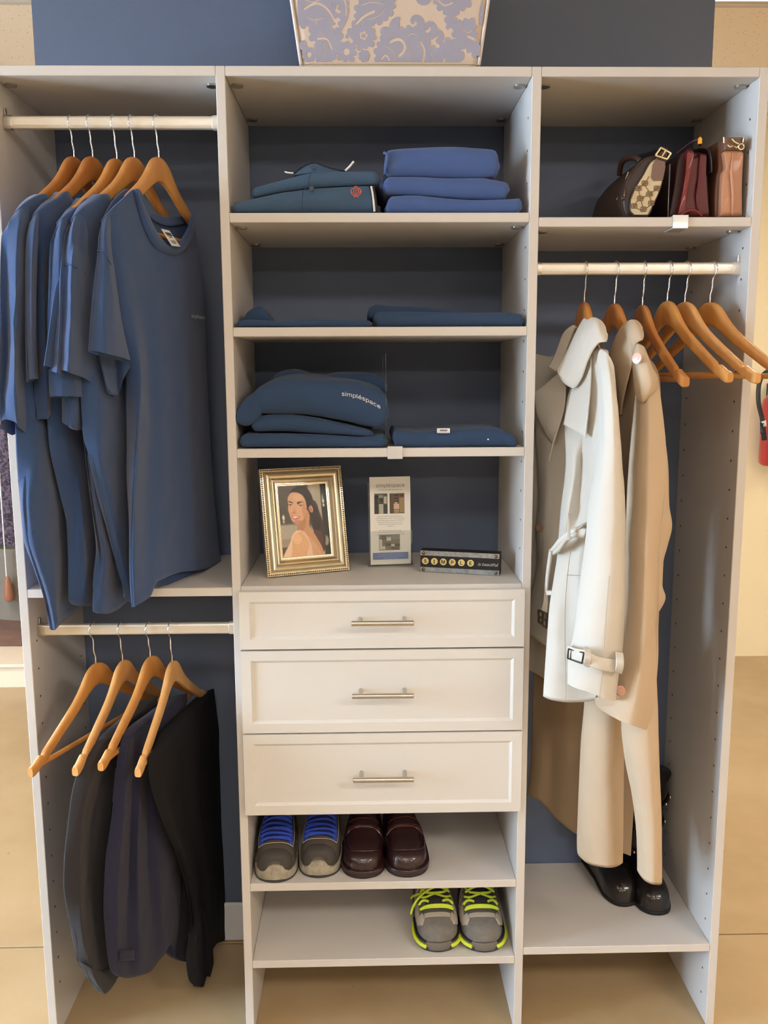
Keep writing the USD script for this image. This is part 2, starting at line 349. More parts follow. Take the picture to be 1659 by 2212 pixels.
SHADE = usdkit.material(stage, '/World/Looks/shade_print', n, [('g.position', 'v.vector'), ('v.fac', 'r.fac'), ('r.color', 'p.base_color')], surface='p.BSDF')
sh = thing('fabric_shade', 'dark purple speckled fabric shade with a grey green hem, left of the closet', 'window shade', (-1.95, 2.6, 1.4))
obj('shade_cloth', shade_net(-2.7, -1.30, .66, 2.2, .012, 2.6), SHADE, sh, True)
obj('shade_hem', shade_net(-2.7, -1.30, .27, .66, .018, 2.595), mat('shade_hem', (118, 112, 104), 0.85, bump=0.3, bscale=400), sh, True)
pc = thing('pull_cord', 'white pull cord with a turned wooden tassel in front of the dark shade', 'pull cord', (-1.9, 2.55, 1.4))
c0, c1 = at(0, 1040, 2.55), at(14, 1245, 2.55)
obj('cord', tube([c0+(c0-c1)*1.6, c1], .0035, 8), WHITEP, pc, True)
kn = c1+np.array([.004, 0, 0]); zz = np.array([0, .01, .03, .06, .095, .125, .132]); rr = np.array([.006, .012, .016, .02, .024, .022, .008])
obj('tassel', tube([kn-np.array([0, 0, z]) for z in zz], rr, 14), mat('tassel_wood', (150, 100, 74), 0.5), pc, True)

# fire extinguisher on the far wall at the right
fx, fz = 2.085, 1.06
fe = thing('fire_extinguisher', 'red fire extinguisher with a black hose on the pale wall', 'fire extinguisher', (fx, 2.62, fz))
RED = mat('red_enamel', (170, 28, 34), 0.25, coat=0.5)
prof = [(.0, 0), (.066, 0), (.078, .012), (.08, .03), (.08, .30), (.074, .335), (.05, .365), (.026, .38), (.024, .40), (.0, .40)]
m = trimesh.creation.revolve(np.array(prof), sections=40); m.apply_translation((fx, 2.62, fz)); obj('cylinder_body', m, RED, fe, 40)
hp = spline([at(1668, 800, 2.6), at(1652, 806, 2.56), at(1642, 822, 2.54), at(1638, 846, 2.53), at(1640, 878, 2.53), at(1647, 910, 2.535), at(1650, 948, 2.535), at(1653, 955, 2.535)], 40)
obj('hose', tube(hp[:36], .011, 12), mat('black_rubber', (34, 34, 32), 0.5), fe, True)
obj('nozzle', tube([hp[30], hp[38]], .0125, 12), BLACK, fe, True)
obj('hose_clip', tube([at(1648.5, 909, 2.535), at(1650.5, 921, 2.535)], .0145, 14), CHROME, fe, True)
obj('valve_head', box(fx-.025, fx+.03, 2.595, 2.645, fz+.395, fz+.45, .006), DARKMETAL, fe)
obj('lever', box(fx-.09, fx+.03, 2.61, 2.63, fz+.452, fz+.462, .003), BLACK, fe)
obj('wall_bracket', box(fx-.02, fx+.02, 2.70, 2.7245, fz+.05, fz+.42, .003), DARKMETAL, fe)
obj('label_plate', box(fx-.045, fx+.045, 2.536, 2.542, fz+.10, fz+.25, .002), mat('extinguisher_label', (226, 214, 200), 0.5), fe)

# ------------------------------------------------------------------ the closet
T0, TH, DEP = 2.1336, .0188, .355
PX = {'L': (-.7817, -.7631), 'D1': (-.3238, -.305), 'D2': (.305, .3243), 'R': (.763, .7824)}
closet = thing('closet_system', 'cream three bay closet system with shelves, drawers and hanging rods', 'closet', (0, .18, 0))
for k in PX: obj('side_panel', box(*PX[k], 0, DEP, .0005, T0, .0012), CREAM, closet)
BAY = {'l': (PX['L'][1], PX['D1'][0]), 'c': (PX['D1'][1], PX['D2'][0]), 'r': (PX['D2'][1], PX['R'][0])}
def shelf(bay, zt, name='shelf', y0=0.0, cams=(), d=DEP):
    a, b = BAY[bay]; obj(name, box(a+.0003, b-.0003, y0, d, zt-TH, zt, .0012), CREAM, closet)
    for (sx, y) in cams:
        c = trimesh.creation.cylinder(.012, .004, sections=18); x = a+.016 if sx < 0 else b-.016
        c.apply_translation((x, y, zt-TH-.0021)); obj('cam_fitting', c, NICKEL, closet, 30)
ALL4 = [(-1, .055), (1, .055), (-1, .295), (1, .295)]
for b in 'lcr': shelf(b, T0, 'top_panel', cams=ALL4)
for z, c in ((1.8541, ALL4), (1.6268, ()), (1.3753, ()), (1.0786, ()), (.3818, ()), (.1884, ())): shelf('c', z, cams=c)
shelf('r', 1.8449, cams=ALL4); shelf('r', .2097); shelf('l', 1.0762, cams=ALL4[2:])
# rows of little shelf pin holes
def pins(x, sx, ys, zs):
    ms = []
    for y in ys:
        for z in zs:
            c = trimesh.creation.cylinder(.0026, .0006, sections=8); c.apply_transform(trimesh.transformations.rotation_matrix(np.pi/2, (0, 1, 0))); c.apply_translation((x+sx*.0002, y, z)); ms.append(vf(c))
    return cat_mesh(*ms)
PIN = mat('pin_hole', (70, 64, 60), 0.9)
obj('pin_holes', pins(PX['R'][0], -1, (.035, .318), np.arange(.06, 2.06, .064)), PIN, closet, kind='stuff')
obj('pin_holes', pins(PX['L'][1], 1, (.035, .318), np.arange(.12, 1.0, .064)), PIN, closet, kind='stuff')
obj('pin_holes', pins(PX['D2'][0], -1, (.035,), np.arange(1.15, 2.06, .064)), PIN, closet, kind='stuff')
# drawers: shaker fronts on boxes
def drawer(z0, z1):
    xa, xb, yf = -.3075, .3082, -.0195; t = .0215
    outer, rec = Polygon([(xa, z0), (xb, z0), (xb, z1), (xa, z1)]), Polygon([(xa+t, z0+t), (xb-t, z0+t), (xb-t, z1-t), (xa+t, z1-t)])
    fr = extrude(outer.difference(rec), .0175, ((0, yf+.0185, 0), (1, 0, 0), (0, 0, 1)))
    P = np.array([[xa+t, z0+t], [xb-t, z0+t], [xb-t, z1-t], [xa+t, z1-t]]); Q = P+np.array([[1, 1], [-1, 1], [-1, -1], [1, -1]])*.006
    bev = (np.array([[p[0], yf+.001, p[1]] for p in P]+[[q[0], yf+.0055, q[1]] for q in Q]), np.array([[0, 1, 5], [0, 5, 4], [1, 2, 6], [1, 6, 5], [2, 3, 7], [2, 7, 6], [3, 0, 4], [3, 4, 7], [4, 5, 6], [4, 6, 7]]))
    bx = box(-.29, .29, .0, .33, z0+.012, z1-.02)
    d = obj('drawer', cat_mesh(fr, bev, bx), DRAWER, closet)
    zc = (z0+z1)/2+.0015; yb = -.052
    bar = tube([(-.0665, yb, zc), (-.0655, yb, zc), (.0655, yb, zc), (.0665, yb, zc)], [.0045, .0058, .0058, .0045], 20)
    posts = [tube([(x, -.014, zc), (x, yb+.002, zc)], .0046, 14) for x in (-.048, .048)]
    obj('handle', cat_mesh(bar, *posts), NICKEL, d, 35)
drawer(.9425, 1.0702); drawer(.7515, .9385); drawer(.5595, .7478)
obj('drawer_divider', box(BAY['c'][0]+.0005, BAY['c'][1]-.0005, .002, .35, .548, .5545), CREAM, closet)
# hanging rods: tall oval tubes with end brackets
def rod(xa, xb, zc, m=ROD):
    th = np.linspace(0, 2*np.pi, 40, endpoint=False); hw, hh = .0085, .0127
    y = .05+np.sign(np.cos(th))*hw*np.abs(np.cos(th))**.55; z = zc+np.sign(np.sin(th))*hh*np.abs(np.sin(th))**.55
    rr = lambda x, k=1.0: np.stack([np.full(40, x), .05+(y-.05)*k, zc+(z-zc)*k], 1)
    r = obj('hanging_rod', loft([rr(xa+.006), rr(xb-.006)]), m, closet, 50)
    for x, s in ((xa, 1), (xb, -1)):
        q = loft([rr(x+s*.0006, 1.15), rr(x+s*.004, 1.15), rr(x+s*.016, 1.1), rr(x+s*.017, 1.02)])
        hook = box(min(x+s*.0005, x+s*.005), max(x+s*.0005, x+s*.005), .046, .054, zc, zc+.028, .001)
        obj('rod_bracket', cat_mesh(q, hook), NICKEL if s > 0 else ROD, r, 40)
ZU, ZL, ZR = 2.0395, .9725, 1.7480
rod(*BAY['l'], ZU); rod(*BAY['l'], ZL); rod(*BAY['r'], ZR)
# clear shelf dividers clamped over shelf edges
def divider(xp, xc, zt, h, label):
    t = thing('shelf_divider', label, 'shelf divider', (xc, .1, zt), group='clear clip-on shelf dividers')
    obj('divider_plate', box(xp-.0014, xp+.0014, .004, .30, zt+.0005, zt+h, .0008), ACR, t)
    c = [box(xc-.016, xc+.016, -.0035, -.0007, zt-TH-.004, zt+.004, .001), box(xc-.016, xc+.016, -.001, .06, zt+.0004, zt+.0036, .001), box(xc-.016, xc+.016, -.001, .05, zt-TH-.0042, zt-TH-.001, .001)]
    obj('clip', cat_mesh(*c), MILKY, t)
divider(.0105, .0295, 1.3753, .198, 'clear acrylic divider beside the folded sweater stack on the middle shelf')
divider(.5915, .6155, 1.8449, .105, 'clear acrylic divider between the handbags on the right shelf')
# ------------------------------------------------------------------ wooden hangers
HG = {}
_S = np.array([-.222, -.218, -.212, -.203, -.194, -.190, -.186, -.182, -.178, -.165, -.15, -.125, -.10, -.08, -.064, -.052, -.042, -.032, -.022, -.011, 0])
_TOP = np.array([-.1525, -.1495, -.1478, -.1422, -.1368, -.1368, -.1392, -.1362, -.1305, -.122, -.112, -.095, -.078, -.0635, -.049, -.036, -.0235, -.0125, -.0055, -.0013, 0])
_BOT = np.array([-.1705, -.1725, -.1715, -.168, -.163, -.161, -.159, -.157, -.154, -.146, -.137, -.121, -.106, -.094, -.083, -.0745, -.068, -.0615, -.056, -.0515, -.0495])
def hanger_arms(bow=.010, lim=.222):
    if lim < .22: q = np.r_[-np.array([1, .99, .95])*lim, _S[_S > -.93*lim]]; T, B = np.interp(q, _S, _TOP), np.interp(q, _S, _BOT); T[0] -= .006; B[0] += .006
    else: q, T, B = _S, _TOP, _BOT
    s = np.r_[q, -q[:-1][::-1]]; zt = np.r_[T, T[:-1][::-1]]; zb = np.r_[B, B[:-1][::-1]]; rings = []
    for a, t, b in zip(s, zt, zb):
        h = (t-b)/2; c = (t+b)/2; w = .0066; n = bow*(a/.22)**2
        th = np.linspace(0, 2*np.pi, 20, endpoint=False)
        x = np.sign(np.cos(th))*np.abs(np.cos(th))**.55*w; z = np.sign(np.sin(th))*np.abs(np.sin(th))**.6*h
        rings.append(np.stack([x+n, np.full(20, a), c+z], 1))
    return loft(rings)
def hook(zr):
    """Wire from the head up and over a rod whose top lies zr above the head."""
    r = .0165; c = zr-r+.0026; a = np.radians(np.linspace(-62, 215, 26))
    arc = np.stack([-np.cos(a)*r, c+np.sin(a)*r*1.0], 1)
    p = np.vstack([[[0, -.004], [0, .006], [0, .014]], [[-.004, .026], [-.0075, c-.0165]], arc[2:]])
    q = spline(p, 56); return tube(np.stack([np.zeros(56), q[:, 0], q[:, 1]], 1), .0016, 8)
def hanger(key, pos, phi, zr, label, group, bar=True, wood=WOOD, bow=.010, lim=.222):
    HG[key] = (np.array(pos, float), math.radians(phi))
    t = thing('clothes_hanger', label, 'clothes hanger', pos, -phi, group)
    obj('hanger_arms', hanger_arms(bow, lim), wood, t, 40, local=True)
    obj('hook', hook(zr), CHROME, t, True, local=True)
    if bar: obj('trouser_bar', tube([(bow*.75, -(.197 if lim > .22 else lim*.7), -.157), (bow*.75, (.197 if lim > .22 else lim*.7), -.157)], .0055, 12), wood, t, 40, local=True)
    return t
def onh(key, px, py, n=0.0):
    """Point on the upright plane of a hanger (moved by n towards the viewer)."""
    o, a = HG[key]; nrm = np.array([math.cos(a), -math.sin(a), 0.0])
    if nrm @ (CAM-o) < 0: nrm = -nrm
    d = ray(px, py); return CAM + d*((o+nrm*n-CAM) @ nrm)/(d @ nrm)
def Q(key, pts): return np.array([onh(key, *p) for p in pts])

ZTU, ZTL, ZTR = ZU+.0127, ZL+.0127, ZR+.0127
for k, x, z, phi, lb, wd in (('s1', -.626, 1.974, 14.2, 'wooden hanger holding the leftmost hanging blue T-shirt', WOOD3), ('s2', -.588, 1.974, 15.4, 'wooden hanger holding the second hanging blue T-shirt from the left', WOOD3),
                             ('s3', -.539, 1.970, 15.0, 'wooden hanger holding the middle one of five hanging T-shirts', WOOD), ('s4', -.503, 1.973, 18.2, 'wooden hanger holding the fourth hanging T-shirt, just left of the front one', WOOD),
                             ('s5', -.453, 1.973, 17.9, 'wooden hanger showing in the open collar of the front T-shirt', WOOD)):
    hanger(k, (x, .05, z), phi, ZTU-z, lb, 'hangers on the upper left rod', wood=wd, bow=0.0, lim=.128 if k == 's5' else .17)
for k, x, z, phi, lb, wd in (('t1', -.641, .894, 21.0, 'empty wooden hanger with a bar at the left end of the lower rod', WOOD), ('t2', -.581, .899, 11.8, 'wooden hanger carrying the charcoal trousers', WOOD2),
                             ('t3', -.519, .908, 14.7, 'wooden hanger carrying the navy trousers', WOOD), ('t4', -.471, .896, 7.4, 'wooden hanger carrying the black trousers', WOOD2)):
    hanger(k, (x, .05, z), phi, ZTL-z, lb, 'hangers on the lower left rod', wood=wd, bow=0.0)
for k, x, z, phi, lb, wd in (('c1', .435, 1.680, -2.6, 'wooden hanger inside the cream trench coat', WOOD3), ('c2', .500, 1.677, -8.2, 'wooden hanger inside the beige coat', WOOD3),
                             ('r3', .560, 1.674, -2.3, 'bare wooden hanger right beside the beige coat', WOOD3), ('r4', .613, 1.682, -11.2, 'second bare wooden hanger from the beige coat', WOOD),
                             ('r5', .651, 1.680, -16.2, 'third bare wooden hanger from the beige coat, paler at its tip', WOOD2), ('r6', .705, 1.679, -21.4, 'rightmost bare wooden hanger reaching past the closet side', WOOD)):
    hanger(k, (x, .05, z), phi, ZTR-z, lb, 'hangers on the right rod', wood=wd, bow=.012 if k[0] == 'r' else 0.0, lim=.222 if k[0] == 'r' else .085 if k == 'c1' else .11)

# ------------------------------------------------------------------ five blue T-shirts
def tee(key, label):
    o = HG[key][0]; return thing('hanging_t_shirt', label, 't-shirt', (o[0], o[1], 1.5), group='blue T-shirts on the upper left rod')
KN = dict(nu=44, nv=72)
# 1, leftmost
t = tee('s1', 'blue T-shirt at the left end of the rod, its hem corner hanging lowest'); q = lambda *p: Q('s1', p)
obj('body', cloth([q((34, 458, 0), (36, 600, 0), (36, 920, 0), (39, 998, 0), (47, 1095, 0), (52, 1154, 0), (75, 1225, 0), (98, 1291, 0), (115, 1361, 0)),
    q((62, 435, .010), (66, 700, .012), (76, 900, .016), (70, 1000, .022), (64, 1090, .028), (76, 1180, .022), (104, 1280, .016), (120, 1360, .006)),
    q((103, 419, .010), (95, 700, .010), (100, 916, .016), (108, 1100, .026), (119, 1250, .022), (127, 1352, .008)),
    q((118, 450, .0), (122, 700, .0), (122, 965, .006), (137, 1128, .006), (137, 1274, 0), (134, 1345, 0)),
    q((185, 560, -.012), (185, 900, -.016), (190, 1300, -.02)), q((265, 545, -.01), (270, 900, -.016), (262, 1255, -.02))], .022, wob=.004, seed=1, **KN), SHIRT, t, True)
obj('sleeve', cloth([q((30, 463, .0), (20, 480, 0), (16, 520, 0), (15, 660, 0), (17, 760, 0), (11, 830, 0), (8, 860, 0), (13, 906, 0)),
    q((42, 452, .006), (38, 490, .02), (34, 650, .032), (32, 840, .036), (36, 916, .02)), q((50, 446, .008), (50, 490, .022), (50, 650, .024), (52, 850, .010), (62, 937, .006)),
    q((58, 440, .008), (60, 500, .016), (62, 700, .016), (72, 850, .022), (80, 925, .012)), q((66, 450, 0), (66, 540, 0), (64, 700, 0), (76, 830, .0), (94, 908, 0))], .035, wob=.004, seed=2, nu=40, nv=56, ends=False, taper=7.0), SHIRT, t, True)
# 2
t = tee('s2', 'second blue T-shirt from the left, a flap of its sleeve folded forward'); q = lambda *p: Q('s2', p)
obj('body', cloth([q((72, 468, 0), (85, 620, 0), (107, 949, 0), (130, 1063, 0), (146, 1128, .006), (149, 1193, 0), (150, 1291, 0)),
    q((102, 442, .010), (120, 700, .012), (148, 949, .014), (166, 1090, .010), (170, 1200, .012), (169, 1307, .004)),
    q((125, 428, .010), (140, 700, .012), (160, 949, .012), (178, 1100, .02), (182, 1200, .026), (186, 1309, .006)),
    q((147, 414, .008), (165, 700, .010), (180, 933, .006), (195, 1100, .010), (205, 1307, 0)), q((180, 480, 0), (195, 900, 0), (230, 1300, -.01)), q((305, 545, -.01), (310, 900, -.016), (300, 1255, -.02))], .022, wob=.004, seed=3, **KN), SHIRT, t, True)
obj('sleeve', cloth([q((72, 468, .0), (63, 486, 0), (58, 540, .004), (57, 700, .004), (60, 820, .004)), q((78, 463, .006), (73, 500, .016), (68, 700, .026), (71, 819, .03)), q((85, 457, .006), (83, 500, .012), (79, 700, .014), (84, 818, .006))], .02, wob=.002, seed=4, nu=26, nv=40, ends=False, taper=7.0), SHIRT, t, True)
obj('sleeve', cloth([q((80, 480, -.006), (80, 540, 0), (80, 700, 0), (84, 795, 0), (78, 838, 0), (92, 905, 0)), q((92, 480, -.004), (94, 560, .014), (97, 700, .02), (100, 830, .022), (103, 906, .012)), q((106, 500, -.006), (112, 560, .002), (115, 700, .004), (114, 800, .0), (114, 890, 0))], .022, wob=.003, seed=5, nu=30, nv=48, ends=False, taper=7.0), SHIRT, t, True)
# 3
t = tee('s3', 'middle one of the five hanging blue T-shirts, mostly hidden between its neighbours'); q = lambda *p: Q('s3', p)
obj('body', cloth([q((125, 481, 0), (150, 700, 0), (182, 942, 0), (198, 1080, .0), (210, 1180, .0), (204, 1250, 0), (203, 1320, 0)),
    q((148, 461, .010), (172, 700, .014), (192, 942, .012), (208, 1090, .018), (226, 1210, .022), (219, 1260, .016), (216, 1324, .006)),
    q((172, 445, .010), (195, 700, .010), (212, 950, .008), (226, 1100, .010), (240, 1220, .012), (236, 1325, .004)),
    q((194, 427, .008), (215, 700, .008), (236, 1000, 0), (252, 1318, 0)), q((228, 490, 0), (250, 900, 0), (285, 1290, -.01)), q((350, 552, -.01), (355, 900, -.016), (340, 1250, -.02))], .022, wob=.004, seed=6, **KN), SHIRT, t, True)
obj('sleeve', cloth([q((124, 483, .0), (118, 510, 0), (110, 604, 0), (105, 700, 0), (107, 796, 0), (110, 855, 0)), q((132, 475, .006), (129, 510, .016), (130, 700, .024), (135, 856, .024)), q((140, 468, .008), (144, 520, .018), (155, 700, .03), (168, 857, .03)), q((150, 463, .002), (158, 520, .006), (180, 700, .01), (204, 865, .004))], .02, wob=.003, seed=7, nu=34, nv=48, ends=False, taper=7.0), SHIRT, t, True)
obj('sleeve_back', cloth([q((130, 700, -.012), (136, 860, -.012), (137, 912, -.012)), q((150, 700, -.004), (152, 860, .012), (155, 921, .01)), q((170, 700, -.004), (172, 860, .014), (174, 929, .006)), q((192, 700, -.012), (196, 850, -.010), (202, 886, -.012))], .006, nu=24, nv=30), SHIRT, t, True)
# 4
t = tee('s4', 'fourth hanging blue T-shirt, its wide sleeve spread in front of its neighbours'); q = lambda *p: Q('s4', p)
obj('body', cloth([q((155, 475, 0), (160, 620, 0), (172, 800, 0), (180, 925, 0), (196, 1000, 0), (215, 1080, 0), (232, 1140, 0), (250, 1210, 0), (281, 1302, 0)),
    q((175, 454, .010), (190, 620, .014), (202, 850, .018), (212, 980, .022), (236, 1100, .02), (262, 1210, .012), (284, 1302, .004)),
    q((204, 434, .010), (228, 650, .012), (240, 850, .014), (258, 1060, .014), (276, 1200, .012), (290, 1296, .006)),
    q((233, 419, .008), (258, 650, .008), (272, 900, .004), (285, 1100, 0), (300, 1285, -.004)), q((266, 490, 0), (290, 900, 0), (320, 1275, -.01)), q((390, 552, -.01), (390, 900, -.016), (372, 1245, -.02))], .022, wob=.004, seed=8, **KN), SHIRT, t, True)
obj('sleeve', cloth([q((154, 477, .0), (147, 503, .0), (137, 570, .002), (122, 619, 0), (110, 698, 0), (100, 770, 0), (97, 790, 0)), q((161, 469, .006), (154, 510, .018), (146, 570, .014), (136, 650, .010), (126, 740, .004), (122, 797, .002)),
    q((168, 463, .008), (161, 520, .022), (154, 580, .03), (152, 680, .036), (148, 770, .04), (146, 803, .04)), q((176, 457, .008), (170, 530, .020), (172, 600, .03), (176, 700, .026), (180, 770, .024), (184, 818, .02)), q((184, 452, .008), (184, 540, .018), (195, 640, .016), (208, 760, .016), (219, 842, .012)), q((192, 460, .0), (196, 560, .010), (212, 680, .004), (228, 790, .0), (241, 873, 0))], .022, wob=.003, seed=9, nu=48, nv=56, ends=False, taper=7.0), SHIRT, t, True)
obj('sleeve_back', cloth([q((150, 720, -.012), (165, 800, -.012), (205, 872, -.012)), q((180, 720, -.016), (200, 820, -.014), (224, 884, -.008)), q((215, 720, -.01), (232, 840, -.006), (243, 874, -.004))], .006, nu=20, nv=24), SHIRT, t, True)
obj('armhole_seam', tube(spline(Q('s4', [(138, 576, .004), (146, 571, .018), (156, 574, .032), (170, 582, .028), (186, 592, .022)]), 20), .0008, 6), mat('shirt_seam', (46, 66, 98), .9), t, True)
# 5, in front
t = tee('s5', 'front blue T-shirt facing the drawers, with an open collar and a white neck tag'); q = lambda *p: Q('s5', p)
NECK = [(299, 408), (311, 440), (324, 470), (336, 495), (352, 520), (370, 533), (388, 527), (402, 506), (411, 480), (414, 464)]
obj('body', cloth([q((221, 475, 0), (240, 600, 0), (264, 720, 0), (276, 830, -.012), (277, 933, -.016), (276, 1030, -.016), (281, 1128, -.014), (283, 1250, -.010), (288, 1311, -.004)),
    q((240, 455, .008), (262, 600, .012), (290, 730, .016), (303, 807, .022), (300, 900, .028), (297, 960, .03), (290, 1080, .026), (287, 1180, .018), (292, 1310, .004)),
    q((270, 428, .012), (300, 620, .014), (318, 800, .010), (322, 950, .012), (318, 1100, .012), (322, 1290, .010)),
    q((299, 408, .012), (335, 650, .015), (352, 850, .016), (352, 1050, .017), (342, 1255, .014)),
    q((334, 491, .016), (368, 700, .016), (382, 900, .015), (384, 1060, .014), (380, 1239, .012)), q((370, 533, .018), (395, 720, .016), (408, 900, .016), (416, 1060, .016), (418, 1233, .014)),
    q((402, 506, .012), (420, 720, .008), (430, 900, .004), (438, 1060, .004), (444, 1229, .006)), q((416, 464, 0), (440, 640, -.008), (452, 900, -.014), (464, 1080, -.014), (478, 1216, -.012))], .003, wob=.0025, seed=10, nu=60, nv=80, folds=[(.0010, 4, .3, .2, 1.4)]), SHIRT, t, True)
obj('back_panel', cloth([q((224, 474, -.012), (240, 600, -.02), (272, 830, -.03), (278, 1030, -.03), (286, 1295, -.02)), q((300, 410, -.012), (320, 700, -.02), (340, 1000, -.02), (345, 1266, -.012)), q((345, 464, -.02), (360, 800, -.02), (380, 1262, -.008)), q((380, 469, -.02), (400, 900, -.02), (420, 1255, -.008)), q((416, 461, -.01), (430, 900, -.024), (440, 1238, -.02))], .003, nu=40, nv=60), SHIRT, t, True)
NC = np.array(NECK, float); OUT = np.array([(292, 411), (299, 446), (309, 481), (321, 511), (340, 538), (369, 552), (396, 543), (413, 516), (421, 488), (421, 468)], float)
obj('collar', cloth([Q('s5', [(a, b, .0205) for a, b in NC]), Q('s5', [(a, b, .0225) for a, b in (NC+OUT)/2]), Q('s5', [(a, b, .0175) for a, b in OUT])], .002, nu=8, nv=50), SHIRT, t, True)
obj('collar_back', cloth([Q('s5', [(311, 430, -.010), (330, 458, -.014), (352, 466, -.016), (380, 468, -.016), (402, 464, -.014), (414, 461, -.008)]), Q('s5', [(314, 446, -.010), (332, 476, -.013), (354, 486, -.015), (380, 487, -.015), (400, 482, -.013), (412, 474, -.008)])], .002, nu=6, nv=30), SHIRT, t, True)
tg = Q('s5', [(348, 494, .026), (366, 498, .026), (390, 533, .028), (371, 531, .028)])
lab = obj('neck_tag', cloth([tg[[0, 3]], tg[[1, 2]]], .0006, nu=4, nv=6, edge=.0004), WHITEP, t)
def bl(a, b): return tg[0]*(1-a)*(1-b)+tg[1]*a*(1-b)+tg[2]*a*b+tg[3]*(1-a)*b
tn = np.cross(tg[1]-tg[0], tg[3]-tg[0]); tn /= np.linalg.norm(tn); tn = tn if tn @ (CAM-tg[0]) > 0 else -tn
def strip(a0, a1, b0, b1): p = np.array([bl(a0, b0), bl(a1, b0), bl(a1, b1), bl(a0, b1)])+tn*.0008; return p, np.array([[0, 1, 2], [0, 2, 3]])
obj('tag_print', cat_mesh(strip(.15, .85, .18, .26), strip(.22, .9, .28, .36), strip(.3, .7, .42, .47), strip(.2, .8, .66, .69), strip(.25, .8, .73, .76), strip(.25, .7, .8, .83)), DARKP, lab)
slv = obj('sleeve', cloth([q((221, 477, .0), (217, 500, .002), (213, 548, .002), (207, 588, 0), (200, 651, 0), (192, 757, 0)), q((228, 468, .006), (224, 505, .016), (224, 560, .022), (222, 650, .03), (221, 762, .034)), q((235, 461, .008), (233, 515, .020), (238, 580, .028), (247, 660, .032), (254, 770, .032)), q((243, 458, .002), (241, 535, .014), (250, 600, .02), (263, 690, .02), (282, 779, .016))], .012, wob=.002, seed=11, nu=36, nv=48, ends=False, taper=7.0), SHIRT, t, True)
obj('sleeve_back', cloth([q((206, 690, -.016), (216, 770, -.016), (224, 806, -.012), (232, 834, -.01)), q((222, 690, -.02), (236, 790, -.02), (240, 850, -.010)), q((240, 690, -.02), (252, 800, -.024), (256, 853, -.02)), q((258, 690, -.016), (262, 780, -.012), (266, 822, -.006)), q((272, 690, -.004), (280, 760, 0), (286, 786, .002))], .006, nu=30, nv=30), SHIRT, t, True)
obj('armhole_seam', tube(spline(Q('s5', [(213.5, 545, .004), (217, 542, .022), (224, 545, .026), (232, 556, .03), (240, 572, .026)]), 20), .0008, 6), mat('shirt_seam', (46, 66, 98), .9), t, True)
# faint chest lettering, foreshortened on the far side of the chest
o, a = HG['s5']; p0 = onh('s5', 413, 686, .024); ex = np.array([math.sin(a), math.cos(a), 0]); ez = np.array([.10, .02, 1.0]); ez -= ex*(ez @ ex); ez /= np.linalg.norm(ez)
obj('chest_lettering', place(text('simpléspace', .008, .0005), p0, ex, ez), mat('grey_thread', (150, 158, 172), 0.7), t)

# ------------------------------------------------------------------ trousers folded over the bars
q = lambda *p: Q('t2', p)
t = thing('folded_trousers', 'charcoal trousers folded over the second hanger of the lower rod', 'trousers', (*HG['t2'][0][:2], .5), group=None)
obj('trouser_leg', cloth([q((196, 1628, 0.011), (168, 1674, 0), (158, 1711, 0), (150, 1770, 0), (140, 1876, 0), (140, 1921, 0), (150, 1981, 0), (168, 2069, 0), (190, 2111, 0), (212, 2140, 0)),
    q((222, 1605, 0.021), (190, 1700, .022), (172, 1850, .02), (176, 2000, .024), (200, 2100, .02), (222, 2143, .012)), q((250, 1583, 0.023), (212, 1700, .006), (190, 1850, .004), (200, 2000, .012), (226, 2110, .012), (238, 2136, .006)), q((280, 1557, 0.021), (245, 1700, .02), (228, 1850, .018), (228, 1980, .018), (244, 2090, .010), (254, 2114, .002)),
    q((341, 1504, 0.013), (320, 1700, .0), (300, 1900, 0), (285, 2085, 0))], .024, wob=.004, seed=21, nu=50, nv=72), CHARC, t, True)
obj('hem_band', cloth([q((169, 2074, .004), (188, 2106, .004), (211, 2142, .004)), q((200, 2092, .024), (214, 2116, .022), (224, 2146, .016)), q((243, 2086, .014), (248, 2102, .010), (252, 2118, .006))], .004, nu=20, nv=16), CHARC, t, True)
q = lambda *p: Q('t3', p)
t = thing('folded_trousers', 'navy trousers with deep pleats folded over the third hanger of the lower rod', 'trousers', (*HG['t3'][0][:2], .5))
obj('trouser_leg', cloth([q((263, 1605, 0.011), (250, 1680, 0), (241, 1770, 0), (229, 1861, 0), (226, 1981, 0), (234, 2060, 0), (241, 2099, 0)), q((276, 1593, 0.021), (268, 1750, .024), (256, 1900, .02), (252, 2040, .018), (258, 2108, .01)),
    q((290, 1581, 0.021), (284, 1750, .008), (278, 1900, .004), (276, 2040, .008), (282, 2112, .006)), q((304, 1570, 0.023), (300, 1750, .022), (296, 1900, .024), (300, 2040, .022), (308, 2106, .010)), q((322, 1557, 0.021), (318, 1750, .006), (322, 1900, .006), (330, 2000, .006), (336, 2084, .004)),
    q((338, 1545, 0.021), (332, 1750, .018), (342, 1900, .02), (350, 1980, .018), (358, 2056, .006)), q((405, 1499, 0.011), (390, 1750, -.006), (390, 1950, -.006), (380, 2070, -.006))], .022, wob=.003, seed=22, nu=60, nv=72), NAVYC, t, True)
obj('trouser_leg', cloth([q((330, 1900, -.024), (345, 2000, -.022), (360, 2058, -.02)), q((360, 1880, -.016), (372, 2000, -.012), (382, 2071, -.012)), q((414, 1880, -.024), (420, 2000, -.02), (414, 2074, -.02))], .012, nu=24, nv=40), NAVYC, t, True)
obj('waist_tab', cloth([q((262, 2056, .027), (262, 2076, .027)), q((290, 2052, .030), (290, 2074, .03))], .003, nu=10, nv=6), NAVYC, t, True)
q = lambda *p: Q('t4', p)
t = thing('folded_trousers', 'black trousers folded over the hanger nearest the drawers', 'trousers', (*HG['t4'][0][:2], .5))
